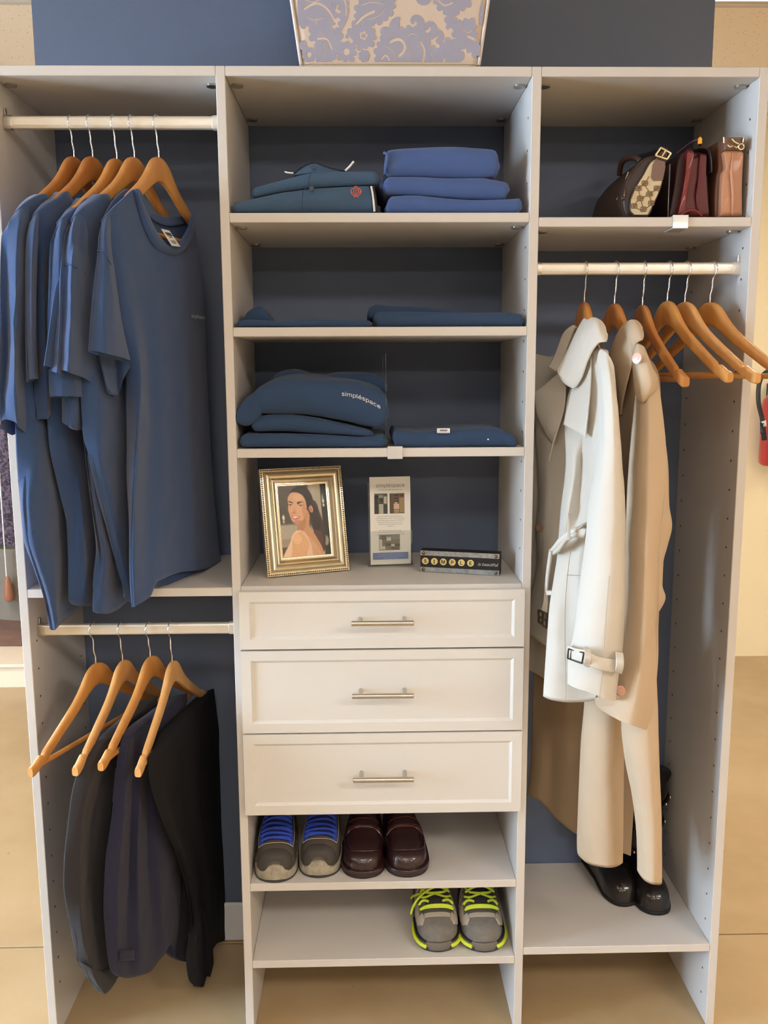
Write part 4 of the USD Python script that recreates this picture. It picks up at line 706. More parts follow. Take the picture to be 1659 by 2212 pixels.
# ------------------------------------------------------------------ storage bin on top
bn = thing('storage_bin', 'tapered fabric storage bin with a pale blue damask print on top of the closet', 'storage bin', (.024, .14, T0))
BINC = mat('bin_fabric', (206, 190, 176), 0.8, bump=.15, bscale=900)
bzs = [T0+.008, T0+.16, T0+.30]; bxc, bw, bd = .0225, [.182, .203, .222], [.128, .140, .150]; by = .142
def bin_ring(z, w, d, r=.022):
    P = Polygon([(-w+r, -d+r), (w-r, -d+r), (w-r, d-r), (-w+r, d-r)]).buffer(r, quad_segs=6); c = np.array(P.exterior.coords)[:-1]
    return np.c_[c[:, 0]+bxc, c[:, 1]+by, np.full(len(c), z)]
zz = np.linspace(0, 1, 10); ring = lambda k, g=0: bin_ring(T0+.008+k*.29, .182+k*.040+g, .128+k*.022+g)
obj('bin_wall', cat_mesh(loft([ring(k) for k in zz]+[ring(1, -.008)]+[ring(k, -.008) for k in zz[::-1]], cap=True)), BINC, bn, 40)
obj('bin_base', loft([bin_ring(T0+.0005, .180, .126), bin_ring(T0+.006, .1815, .1275), bin_ring(T0+.0085, .180, .126)]), mat('bin_trim', (206, 190, 166), 0.8), bn, 40)
for sx in (-1, 1):
    obj('edge_piping', tube([np.array([bxc+sx*(.182+k*.040-.004), by-(.128+k*.022)+.004-.0005, T0+.008+k*.29]) for k in zz], .0035, 8), mat('bin_piping', (216, 208, 204), 0.7), bn, True)
# damask print: shapes traced on the front, in pixels of a 450 x 160 sheet
def cub(pts, n=60): return Polygon(spline(pts, n, True)).buffer(0)
def curl(cx, cy, r0, a0, turns, w0, w1, sgn=1):
    a = a0+sgn*np.linspace(0, turns*2*np.pi, 40); r = r0*(1-.82*np.linspace(0, 1, 40)); w = np.linspace(w0, w1, 40)
    c = np.c_[cx+r*np.cos(a), cy+r*np.sin(a)]; return unary_union([LineString(c[i:i+2]).buffer((w[i]+w[i+1])/2) for i in range(39)])
def flower(cx, cy, r, n=7): return unary_union([Point(cx+r*.62*math.cos(k*2*math.pi/n), cy+r*.62*math.sin(k*2*math.pi/n)).buffer(r*.42) for k in range(n)]+[Point(cx, cy).buffer(r*.55)])
S = 1/3.687
def sc(pts): return [(x*S, y*S) for x, y in pts]
leaf = [cub(sc([(95, 30), (220, 10), (330, 60), (390, 140), (370, 250), (300, 300), (200, 260), (110, 250)])), cub(sc([(300, -40), (420, 40), (500, 130), (470, 250), (430, 290), (440, 160), (360, 60)])),
        cub(sc([(540, 250), (570, 120), (690, 40), (860, 80), (830, 170), (740, 230), (640, 250), (480, 330)])), cub(sc([(1180, -20), (1320, -40), (1470, 60), (1430, 120), (1340, 180), (1340, 260), (1285, 262), (1280, 190), (1200, 110)])),
        cub(sc([(1040, 10), (1140, 10), (1140, 90), (1050, 95)])), cub(sc([(720, 500), (760, 350), (860, 290), (990, 270), (1110, 300), (1130, 380), (1220, 430), (1250, 510)])), cub(sc([(1340, 260), (1420, 215), (1500, 230), (1500, 300), (1540, 380), (1560, 460), (1440, 420)])),
        cub(sc([(840, 300), (845, 210), (905, 195), (900, 260), (930, 310)])), cub(sc([(750, 290), (790, 260), (830, 300), (800, 340)])), cub(sc([(200, 290), (270, 250), (330, 290), (400, 280), (390, 470), (350, 500), (300, 380), (220, 360)])), cub(sc([(500, -40), (640, -40), (560, 60), (520, 40)])),
        flower(615*S, 325*S, 88*S), flower(480*S, 440*S, 66*S), flower(180*S, 460*S, 55*S), flower(620*S, 470*S, 45*S), curl(1020*S, 230*S, 62*S, 1.2, .72, 9, 3, -1), curl(1130*S, 270*S, 58*S, 1.2, .72, 8, 3, -1), curl(1200*S, 320*S, 44*S, 1.2, .72, 6.5, 2.5, -1), curl(1300*S, 430*S, 76*S, 1.3, 1.2, 8.5, 4, -1),
        cub(sc([(1380, 500), (1410, 440), (1410, 500)])), cub(sc([(240, 400), (290, 360), (340, 410), (350, 500), (250, 500)])), cub(sc([(110, 380), (150, 360), (150, 430), (120, 430)])), cub(sc([(1540, 140), (1580, 60), (1600, 200), (1560, 250)])), cub(sc([(860, -20), (900, -25), (890, 20)])), cub(sc([(940, 500), (1010, 400), (1110, 420), (1090, 510)]))]
holes = [LineString(spline(sc([(150, 140), (250, 100), (340, 150), (390, 230)]), 20)).buffer(2.6), LineString(spline(sc([(520, 60), (510, 190), (450, 300)]), 20)).buffer(3.5), LineString(spline(sc([(560, 240), (620, 190), (700, 155)]), 20)).buffer(3), LineString(spline(sc([(830, 370), (910, 355), (945, 410), (900, 470)]), 20)).buffer(3.2),
         LineString(spline(sc([(1070, 370), (1100, 430), (1090, 510)]), 20)).buffer(2.6), LineString(spline(sc([(760, 490), (790, 465), (820, 500)]), 20)).buffer(2.4), LineString(spline(sc([(240, 250), (240, 200)]), 8)).buffer(2), LineString(spline(sc([(1190, 60), (1260, 110), (1320, 90)]), 20)).buffer(2), LineString(spline(sc([(1450, 330), (1500, 350), (1530, 360)]), 20)).buffer(3),
         flower(615*S, 325*S, 34*S, 5).difference(Point(615*S, 325*S).buffer(4)), Point(480*S, 440*S).buffer(7), Point(180*S, 462*S).buffer(6), LineString(spline(sc([(400, 10), (470, 90), (480, 180)]), 20)).buffer(2.2), LineString(spline(sc([(250, 350), (320, 350), (360, 420)]), 16)).buffer(2.4)]
scal = [unary_union([g]+[g.exterior.interpolate(k).buffer(6.2 if int(k/15) % 2 else 4.6) for k in np.arange(0, g.exterior.length, 15)]) if g.geom_type == 'Polygon' and g.area > 900 else g for g in leaf]
veins = [LineString(spline(sc(v), 16)).buffer(1.1) for v in ([(130, 60), (220, 90), (300, 60)], [(170, 200), (220, 215), (300, 200)], [(600, 110), (690, 90), (790, 110)], [(640, 210), (720, 190), (790, 130)], [(960, 330), (1000, 310), (1050, 330)], [(790, 400), (850, 440), (880, 500)], [(980, 380), (1000, 440), (990, 500)], [(1150, 440), (1170, 470), (1180, 510)], [(1230, 20), (1330, 60), (1400, 30)], [(1400, 270), (1440, 300), (1480, 290)], [(270, 290), (300, 330), (300, 380)], [(280, 400), (300, 440), (300, 480)])]
dm = unary_union(scal).difference(unary_union(veins)).difference(unary_union(holes)).intersection(Polygon([(26, -40), (428, -40), (419, 139), (29, 139)])).buffer(0)
# repeat upwards for the part of the wall above the picture
up = affinity.translate(affinity.scale(dm, -1, 1, origin=(225, 60)), 0, -182).intersection(Polygon([(14, -160), (442, -160), (432, -44), (22, -44)]))
def bin_print(poly):
    v, f = extrude(poly.simplify(.3), 1.0); v = v.copy(); out = np.zeros_like(v)
    k = np.clip((139-v[:, 1])/1090*1.02, -.01, .29)/.29       # sheet pixels -> metres up the wall
    yw = by-(.128+k*.022); out[:, 0] = bxc+(v[:, 0]-225)/1.0868e3*1.0; out[:, 1] = yw-.0003-.0006*v[:, 2]; out[:, 2] = T0+.012+k*.29
    return out, f[:, ::-1]
obj('damask_print', cat_mesh(bin_print(dm), bin_print(up)), mat('damask_blue', (158, 158, 178), 0.75), bn, label='pale blue damask print', kind='stuff')

# ------------------------------------------------------------------ picture frame with its portrait
def frame_axes(yaw, tilt):
    d = np.array([math.cos(yaw), math.sin(yaw), 0]); n = np.array([-math.sin(yaw), math.cos(yaw), 0]); return d, n*math.sin(tilt)+np.array([0, 0, math.cos(tilt)])
fo = np.array([-.167, .1146, Z4+.0008]); fd, fu = frame_axes(.3695, .2174); fn = np.cross(fd, fu)      # fn points to the viewer
FWd, FHt = .1953, .2442
pf = thing('picture_frame', 'silver beaded picture frame holding a portrait of a smiling dark haired woman', 'picture frame', fo)
SILV = mat('champagne_silver', (222, 212, 188), 0.26, metal=1.0); SILV2 = mat('bright_silver', (240, 234, 216), 0.18, metal=1.0)
def moulding(steps, mtl, name):
    """Mitred picture moulding: steps = (inset from the outside, height over the back)."""
    rings = []
    for ins, h in steps:
        x, z0, z1 = FWd/2-ins, ins, FHt-ins; rings.append([fo+fd*a+fu*b+fn*h for a, b in ((-x, z0), (x, z0), (x, z1), (-x, z1))])
    R = np.array(rings); v = R.reshape(-1, 3); return obj(name, (v, grid_faces(len(R), 4, True)), mtl, pf)
moulding([(0, -.004), (0, .010), (.0008, .0112), (.0075, .0112), (.0082, .009)], SILV2, 'outer_rim')
moulding([(.0082, .009), (.010, .0135), (.014, .0165), (.018, .0172), (.022, .0155), (.0245, .0125), (.025, .011)], SILV, 'moulding')
moulding([(.025, .011), (.0262, .0138), (.0285, .0142), (.030, .0125), (.0335, .0085), (.034, .007)], SILV, 'inner_step')
moulding([(.034, .007), (.0345, .0088), (.0365, .0088), (.037, .0055), (.0385, .0052), (.039, .0062), (.0402, .0062), (.0405, .004)], SILV2, 'inner_lip')
bd = []
def bead(a, b):
    m = trimesh.creation.icosphere(1, .0023); v, f = vf(m); return fo+fd*a+fu*b+fn*.0115+v*np.array([1, 1, 1])*.95, f
stp = .0049
for a in np.arange(-FWd/2+.004, FWd/2-.003, stp): bd += [bead(a, .0038), bead(a, FHt-.0038)]
for b in np.arange(.004+stp, FHt-.006, stp): bd += [bead(-FWd/2+.0038, b), bead(FWd/2-.0038, b)]
obj('bead_border', cat_mesh(*bd), mat('dark_beads', (150, 136, 104), 0.3, metal=1.0), pf, True, kind='stuff')
obj('back_board', (lambda R: loft(R))(np.array([[fo+fd*a+fu*b+fn*h for a, b in ((-FWd/2+.002, .002), (FWd/2-.002, .002), (FWd/2-.002, FHt-.002), (-FWd/2+.002, FHt-.002))] for h in (-.006, .001)])), BLACK, pf)
st = [fo+fu*.17-fn*.006, fo+fu*.17-fn*.006+np.array([0, .09, -.155])]
obj('easel_leg', cloth([np.array([st[0]-fd*.02, [*(st[1]-fd*.03)[:2], Z4+.001]]), np.array([st[0]+fd*.02, [*(st[1]+fd*.03)[:2], Z4+.001]])], .003, nu=4, nv=8), BLACK, pf)
# portrait: a painted print, colours on a fine grid
def portrait(nx=150, ny=206):
    x, y = np.meshgrid((np.arange(nx)+.5)/nx, (np.arange(ny)+.5)/ny); y = y*1.4      # x 0..1, y 0..1.4 downwards
    img = np.zeros((ny, nx, 3)); img[:] = (120, 112, 98)
    def lay(mask, c): img[:] = img*(1-mask[..., None])+np.asarray(c, float)*mask[..., None]
    def ss(d, w=.02): return np.clip(.5-d/w, 0, 1)
    def ell(cx, cy, rx, ry, ang=0, w=.02):
        c, s = math.cos(ang), math.sin(ang); u, v = (x-cx)*c+(y-cy)*s, -(x-cx)*s+(y-cy)*c
        return ss((np.sqrt((u/rx)**2+(v/ry)**2)-1)*min(rx, ry), w)
    def poly(pts, w=.014, n=80):
        P = spline(pts, n, True); q = np.c_[x.ravel(), y.ravel()]; import matplotlib
    from shapely import contains_xy
    def shp(pts, w=2):
        P = Polygon(spline(pts, 90, True)).buffer(0); m = contains_xy(P, x, y).astype(float)
        for _ in range(w): m = (m+np.roll(m, 1, 0)+np.roll(m, -1, 0)+np.roll(m, 1, 1)+np.roll(m, -1, 1))/5
        return m
    lay(ss(x-.66, .05), (86, 80, 70)); lay(ss(np.abs(x-.76)-.13, .03), (176, 166, 146)); lay(ss(.885-x, .03), (46, 46, 40)); lay(ss(y-.32, .2)*ss(x-.5, .1), (92, 84, 74))
    lay(ell(.92, .3, .018, .09), (150, 170, 176)); lay(ell(.93, .34, .02, .035), (224, 220, 206)); lay(ell(.93, .42, .02, .03), (224, 220, 206)); lay(ell(.08, .62, .025, .05), (232, 228, 214)); lay(ell(.08, .7, .02, .03), (196, 190, 172))
    lay(ss(.76-y, .05)*ss(x-.36, .03), (176, 166, 148)); lay(ss(1.04-y, .04)*ss(x-.3, .05), (158, 146, 128)); lay(ss(1.2-y, .03)*ss(x-.26, .05), (94, 78, 64)); lay(ell(.93, 1.12, .05, .1), (150, 146, 128))
    H = (46, 34, 28)
    lay(shp([(.62, .30), (.74, .32), (.82, .50), (.88, .72), (.92, .95), (.90, 1.2), (.84, 1.34), (.76, 1.28), (.74, 1.1), (.66, .86), (.60, .62)]), (72, 52, 44)); lay(shp([(.64, .34), (.74, .4), (.80, .62), (.82, .86), (.74, .96), (.66, .74), (.62, .5)]), (52, 38, 34)); lay(shp([(.70, .9), (.80, .92), (.86, 1.1), (.84, 1.26), (.78, 1.16)]), (92, 60, 54))
    lay(shp([(.24, .17), (.30, .08), (.42, .03), (.56, .04), (.66, .14), (.71, .27), (.70, .40), (.62, .46), (.56, .34), (.46, .2), (.34, .15)]), H)
    SK = (222, 172, 132)
    lay(shp([(.34, .66), (.58, .50), (.62, .62), (.60, .78), (.66, .92), (.76, 1.10), (.84, 1.40), (.5, 1.44), (.3, 1.2), (.40, .92)]), (206, 154, 112))
    lay(shp([(.36, .70), (.52, .66), (.52, .8), (.42, .92)]), (188, 136, 98))
    lay(shp([(.22, .20), (.26, .15), (.38, .14), (.50, .20), (.56, .32), (.57, .46), (.55, .58), (.48, .68), (.38, .75), (.29, .74), (.235, .66), (.20, .54), (.185, .44), (.20, .38), (.19, .30)]), SK)
    lay(ell(.66, .48, .042, .075, -.2), (210, 150, 112)); lay(ell(.655, .49, .02, .04, -.2), (170, 106, 78))
    lay(ell(.40, .24, .10, .06)*.5, (236, 192, 152)); lay(ell(.26, .50, .05, .05)*.45, (236, 176, 142)); lay(ell(.44, .54, .08, .07)*.45, (232, 164, 130)); lay(ell(.52, .50, .05, .16)*.4, (190, 130, 96)); lay(ell(.36, .715, .10, .03)*.5, (180, 120, 88))
    lay(shp([(.20, .31), (.26, .315), (.30, .35), (.25, .335)], 1), (70, 46, 36)); lay(shp([(.38, .355), (.46, .325), (.53, .345), (.46, .345), (.39, .37)], 1), (70, 46, 36))
    for cx, cy, r in ((.245, .385, .028), (.455, .41, .034)): lay(ell(cx, cy, r, .013, .05, .012), (226, 214, 204)); lay(ell(cx-.004, cy, .012, .013, 0, .01), (44, 34, 32)); lay(ell(cx, cy-.014, r*1.15, .006, .05, .01), (50, 34, 30))
    lay(shp([(.285, .38), (.30, .46), (.265, .53), (.30, .55), (.345, .53), (.325, .46)], 2)*.35, (196, 134, 100)); lay(ell(.30, .542, .04, .012)*.6, (176, 108, 82))
    lay(shp([(.245, .595), (.30, .60), (.36, .615), (.43, .615), (.38, .655), (.31, .665), (.26, .635)], 1), (190, 84, 76)); lay(shp([(.262, .606), (.32, .612), (.41, .622), (.35, .642), (.29, .64)], 1), (246, 240, 230))
    lay(shp([(.60, .22), (.66, .40), (.62, .44), (.57, .34)], 2)*.6, (34, 26, 24))
    lay(shp([(.22, 1.0), (.34, .92), (.46, .90), (.54, 1.0), (.56, 1.2), (.52, 1.44), (.14, 1.44), (.17, 1.2)]), (226, 176, 130)); lay(ell(.33, 1.06, .09, .1)*.6, (242, 200, 156))
    lay(shp([(.18, 1.1), (.24, .96), (.36, .88), (.42, .89), (.30, .96), (.22, 1.1), (.10, 1.44), (.04, 1.44)]), (238, 200, 166)); lay(shp([(.38, .88), (.52, .98), (.60, 1.14), (.68, 1.44), (.52, 1.44), (.56, 1.2), (.52, 1.04)]), (232, 192, 164)); lay(shp([(.56, 1.02), (.64, 1.1), (.76, 1.44), (.68, 1.44), (.6, 1.16)]), (214, 164, 126))
    img = img+((meshkit.fbm(np.c_[x.ravel()*30, y.ravel()*30, 0*x.ravel()], 2).reshape(ny, nx)-.5)*8)[..., None]
    return np.clip(img, 0, 255)
img = portrait(); ny, nx = img.shape[:2]; w, h0, h1 = FWd/2-.0405, .0405, FHt-.0405
gx, gy = np.meshgrid(np.linspace(-w, w, nx), np.linspace(h1, h0, ny)); PV = fo+gx.reshape(-1, 1)*fd+gy.reshape(-1, 1)*fu+fn*.0042
c = img.reshape(-1, 3)/255.0; c = np.where(c <= .04045, c/12.92, ((c+.055)/1.055)**2.4)
obj('portrait_print', (PV, grid_faces(ny, nx, flip=True)), vcol('printed_photo', .35), pf, colors=c, label='printed portrait of a smiling dark haired woman with bare shoulders')

# ------------------------------------------------------------------ brochure in a clear stand
bo = np.array([.0249, .1939, Z4]); bd_, bu = frame_axes(.1275, .0721); bnv = np.cross(bd_, bu); BW, BH = .0969, .2127
bs = thing('brochure_stand', 'clear acrylic brochure stand between the picture frame and the sign', 'brochure stand', bo)
def slab(a0, a1, b0, b1, h0, h1, o=bo, d=bd_, u=bu, n=bnv): return loft(np.array([[o+d*a+u*b+n*h for a, b in ((a0, b0), (a1, b0), (a1, b1), (a0, b1))] for h in (h0, h1)]))
obj('back_plate', slab(-BW/2-.003, BW/2+.003, .002, .200, -.004, -.002), ACR, bs); obj('pocket_front', slab(-BW/2-.003, BW/2+.003, .003, .085, .0085, .0105), ACR, bs)
for a in (-1, 1): obj('pocket_side', slab(a*(BW/2+.0015)-.001, a*(BW/2+.0015)+.001, .003, .085, -.002, .0085), acrylic('acrylic_edge', (250, 250, 250)), bs)
b0 = bo-bu*0; obj('base_plate', box(bo[0]-.055, bo[0]+.055, bo[1]-.022, bo[1]+.05, Z4+.0005, Z4+.003, .001), ACR, bs)
br = thing('brochure', 'white leaflet with small room photos and a blue foot strip standing in the clear stand', 'brochure', bo+bu*.004)
obj('leaflet', slab(-BW/2, BW/2, .005, BH, .0, .006), mat('paper', (236, 234, 226), 0.5), br)
def pr_(name, m, a0, a1, b0, b1, h=.0062): return obj(name, slab(a0, a1, b0, b1, h, h+.0002), m, br)
FT = mat('footer_blue', (84, 112, 172), 0.5); pr_('foot_strip', FT, -.0435, .042, .0165, .033)
def tline(s, hgt, b, m, depth=.0002, cx=0.0, maxw=None):
    v, f = text(s, hgt, depth); wd = v[:, 0].max()-v[:, 0].min(); k = (maxw/wd) if maxw and wd > maxw else 1.0
    return bo+bd_*((v[:, :1]-wd/2)*k+cx)+bu*(b+v[:, 1:2]*k)+bnv*(v[:, 2:3]+.0063), f
GREY = mat('grey_print', (128, 130, 134), 0.6); LGREY = mat('light_grey_print', (176, 176, 174), 0.6)
obj('title_lettering', tline('simpléspace', .0088, .1885, GREY, maxw=.068), GREY, br)
rr = random.Random(5)
def fuzz(b, wd, m, n=None):
    ms, a = [], -wd/2
    while a < wd/2-.003:
        l = rr.uniform(.003, .008); l = min(l, wd/2-a); ms.append(slab(a, a+l, b, b+.0013, .0062, .0064)); a += l+.0011
    return ms
ls = fuzz(.1815, .056, None)
for k, wd in enumerate((.062, .070, .066, .060, .056, .018)): ls += fuzz(.1185-k*.0047, wd, None)
for k, wd in enumerate((.056, .062, .068, .050)): ls += fuzz(.0848-k*.0047, wd, None)
obj('small_print', cat_mesh(*ls), LGREY, br, kind='stuff')
fs = [m for k, wd in enumerate((.060, .062, .034)) for m in [(lambda q: q)(z) for z in fuzz(.0282-k*.0046, wd, None)]]
fs = [(v+bnv*.0004, f) for v, f in fs]; obj('foot_print', cat_mesh(*fs), mat('foot_text', (150, 170, 208), 0.6), br, kind='stuff')
# little room photos: flat print on coloured blocks
def pic(a0, a1, b0, b1, base, blocks):
    p = pr_('room_photo', mat('photo_%d_%d_%d' % base, base, 0.4), a0, a1, b0, b1)
    for k, (u0, u1, v0, v1, c) in enumerate(blocks):
        obj('photo_patch', slab(a0+(a1-a0)*u0, a0+(a1-a0)*u1, b1-(b1-b0)*v1, b1-(b1-b0)*v0, .0064, .00655), mat('photo_%d_%d_%d' % c, c, 0.4), p)
pic(-.038, -.0065, .1255, .1735, (92, 94, 88), [(.0, .30, .1, 1, (58, 58, 54)), (.35, .68, .52, 1, (176, 178, 160)), (.34, .66, .08, .2, (150, 148, 132)), (.40, .66, .24, .42, (54, 56, 56)), (.72, .95, .15, .5, (190, 188, 176)), (.7, 1, .55, 1, (70, 72, 66)), (.08, .28, .08, .2, (34, 36, 38)), (.36, .66, .44, .5, (70, 70, 62))])
pic(-.0015, .034, .1255, .1735, (110, 92, 74), [(.28, .62, .06, .16, (70, 62, 54)), (.28, .62, .2, .30, (70, 62, 54)), (.28, .62, .34, .43, (76, 66, 56)), (.28, .64, .52, .78, (212, 184, 158)), (.3, .62, .82, .88, (190, 170, 140)), (.3, .62, .91, .96, (190, 170, 140)), (.66, .98, .22, .95, (156, 134, 96)), (.68, .96, .06, .16, (84, 60, 48)), (.02, .24, .05, .98, (92, 78, 66)), (.36, .5, .44, .53, (200, 190, 170))])
pic(-.028, .022, .0385, .076, (112, 104, 90), [(.02, .14, .3, .95, (214, 206, 184)), (.36, .58, .18, .4, (206, 196, 174)), (.1, .34, .08, .16, (70, 62, 52)), (.1, .34, .22, .3, (70, 62, 52)), (.62, 1, .0, .32, (128, 128, 116)), (.3, .34, .5, .78, (40, 34, 30)), (.36, .56, .56, .72, (64, 48, 40)), (.58, .74, .62, .76, (206, 196, 172)), (.76, .98, .6, .78, (66, 50, 40)), (.58, .78, .8, .95, (76, 60, 48)), (.14, .3, .74, .95, (206, 196, 172)), (.8, .95, .84, .97, (70, 56, 46))])

# ------------------------------------------------------------------ SIMPLE is beautiful sign
so = np.array([.1793, .1015, Z4+.0004]); sd, su = frame_axes(-.2799, 0.0); sn = np.cross(sd, su); SW, SH = .1826, .0506
sg = thing('sign_block', 'small black sign block reading SIMPLE is beautiful between two metal strips', 'sign', so)
S_ = lambda a0, a1, b0, b1, h0, h1: slab(a0, a1, b0, b1, h0, h1, so, sd, su, sn)
obj('block', S_(-SW/2, SW/2, 0, SH, -.030, 0), mat('black_board', (30, 28, 30), 0.5), sg)
ZINC = mat('zinc_strip', (196, 204, 212), 0.35, metal=.85, var=.8, vscale=120, rgb2=(150, 160, 172))
for b in (0.0006, SH-.0116): obj('metal_strip', S_(-SW/2+.0005, SW/2-.0005, b, b+.011, .0002, .0014), ZINC, sg)
for a in (-SW/2+.0075, SW/2-.008):
    for b in (.0062, SH-.0062):
        cpt = so+sd*a+su*b+sn*.0014; obj('screw_head', tube([cpt, cpt+sn*.0012, cpt+sn*.0026, cpt+sn*.0032], [.0042, .0042, .003, .0008], 16), mat('bronze_screw', (130, 110, 82), .35, metal=1.0), sg, True)
GOLD = mat('yellow_disc', (228, 208, 136), 0.4)
for k, ch in enumerate('SIMPLE'):
    a = -SW/2+.0118+k*.0210; cpt = so+sd*a+su*.0258+sn*.0002
    dsc = obj('letter_disc', tube([cpt, cpt+sn*.0014, cpt+sn*.0018], [.0079, .0079, .0074], 28), GOLD, sg, 35)
    v, f = text(ch, .0078, .0004, True); v = v-np.array([(v[:, 0].max()+v[:, 0].min())/2, .0039, 0]); obj('letter', (cpt+sd*v[:, :1]+su*v[:, 1:2]+sn*(v[:, 2:3]+.0018), f), BLACK, dsc)
v, f = text('is beautiful', .0066, .0004); v = v.copy(); v[:, 0] *= .0455/v[:, 0].max(); v[:, 0] += v[:, 1]*.32
obj('script_lettering', (so+sd*(v[:, :1]+.0415)+su*(v[:, 1:2]+.021)+sn*(v[:, 2:3]+.0004), f), mat('script_white', (206, 206, 204), 0.5), sg)
# ------------------------------------------------------------------ shoes
class Shoe:
    """Upper of a shoe: a over the width (-1..1), y from the toe (0) to the heel (1)."""
    def __init__(s, L, prof, flip=False):
        s.L = L; P = np.array(prof, float); s.y = P[:, 0]; s.f = PchipInterpolator(P[:, 0], P[:, 1:], axis=0); s.flip = flip
    def pt(s, y, a, off=0.0):
        y, a = np.broadcast_arrays(np.asarray(y, float), np.asarray(a, float)); g = s.f(np.clip(y, s.y[0], s.y[-1]))
        wl, wr, zs, h, p = [g[..., k] for k in range(5)]; th = a*np.pi/2
        w = np.where(a < 0, wl, wr); sx = np.sign(np.sin(th))*np.abs(np.sin(th))**p; cz = np.abs(np.cos(th))**p
        x = sx*(w+off); z = zs+cz*(h+off); yy = y*s.L-off*.6*(y < .25)
        return np.stack([-x if s.flip else x, yy, z], -1)
    def upper(s, y0=0.0, y1=1.0, ny=40, na=36, off=0.0, a0=-1.0, a1=1.0):
        yy = y0+(y1-y0)*np.linspace(0, 1, ny)**1.5 if y0 == 0 else np.linspace(y0, y1, ny)
        V = s.pt(yy[:, None], np.linspace(a0, a1, na)[None], off); f = grid_faces(ny, na, flip=s.flip)
        return V.reshape(-1, 3), f
    def patch(s, ylo, yhi, a0, a1, off=.0016, ny=14, na=24):
        """Overlay between two curves y = ylo(a), yhi(a), with turned down edges."""
        a = np.linspace(a0, a1, na); t = np.linspace(0, 1, ny)[:, None]; lo, hi = np.array([ylo(q) for q in a]), np.array([yhi(q) for q in a])
        Y = lo+(hi-lo)*t; A = np.broadcast_to(a, Y.shape); O = np.full(Y.shape, off); O[0] = O[-1] = -.0008; O[:, 0] = O[:, -1] = -.0008
        return s.pt(Y, A, O).reshape(-1, 3), grid_faces(ny, na, flip=s.flip)
    def band(s, y0, y1, z0, z1, out=.003, n=60, top=None, rise=()):
        """Sole: the shoe's outline between two heights."""
        yy = np.r_[np.linspace(y1, y0, n)**1.0]; yy = y0+(y1-y0)*np.linspace(1, 0, n)**1.6
        L = s.pt(yy, -1.0); R = s.pt(yy[::-1], 1.0); o = np.vstack([L, R]); c = o[:, :2].mean(0); P = Polygon(o[:, :2]).buffer(0)
        if P.geom_type != 'Polygon': P = max(P.geoms, key=lambda q: q.area)
        Q_ = P.buffer(out, quad_segs=8).simplify(.0003); rings = []
        for k, z in ((-.0025, z0), (0, z0+.002), (.0006, (z0+z1)/2), (0, z1-.0015), (-.002, z1)):
            q = np.array(Q_.buffer(k).exterior.coords)[:-1]; q = resample(np.vstack([q, q[:1]]), 90)[:-1]; rings.append(np.c_[q, np.full(len(q), z)])
        # line up the starts
        R0 = rings[0]; out_ = [R0]
        for r in rings[1:]:
            k = np.argmin(((r[:, :2]-R0[0, :2])**2).sum(1)); out_.append(np.roll(r, -k, axis=0))
        for k, r in enumerate(out_):                            # rubber rising over the toe
            for hgt, wd, reach, lean in rise:
                q = np.exp(-(r[:, 0]/wd)**4)*np.clip(1-r[:, 1]/reach, 0, 1)*(k/(len(out_)-1.0)); r[:, 2] += hgt*q; r[:, 1] += lean*q
        return loft(out_)
    def line(s, pts, r=.0022, off=.002, n=24, nn=8):
        p = spline(np.array([[y, a] for y, a in pts]), n); return tube(s.pt(p[:, 0], p[:, 1], off), r, nn)
def put(name, label, cat, x, y, z, yaw, group=None):
    return thing(name, label, cat, (x, y, z), yaw, group)
def part(t, name, mesh, m, smooth=40, **k): return obj(name, mesh, m, t, smooth, local=True, **k)
GREYBROWN = mat('grey_suede', (92, 84, 74), .85, bump=.4, bscale=700, var=.5, vscale=40, rgb2=(76, 70, 62)); TOEDARK = mat('toe_band', (66, 62, 60), .7); SOLEW = mat('worn_sole', (172, 164, 148), .7, var=.8, vscale=60, rgb2=(130, 122, 108))
LACEB = mat('blue_lace', (44, 74, 190), .75, bump=.4, bscale=1800); NAVYT = mat('navy_tongue', (36, 44, 90), .8); SOLED = mat('dark_sole', (52, 50, 50), .7)
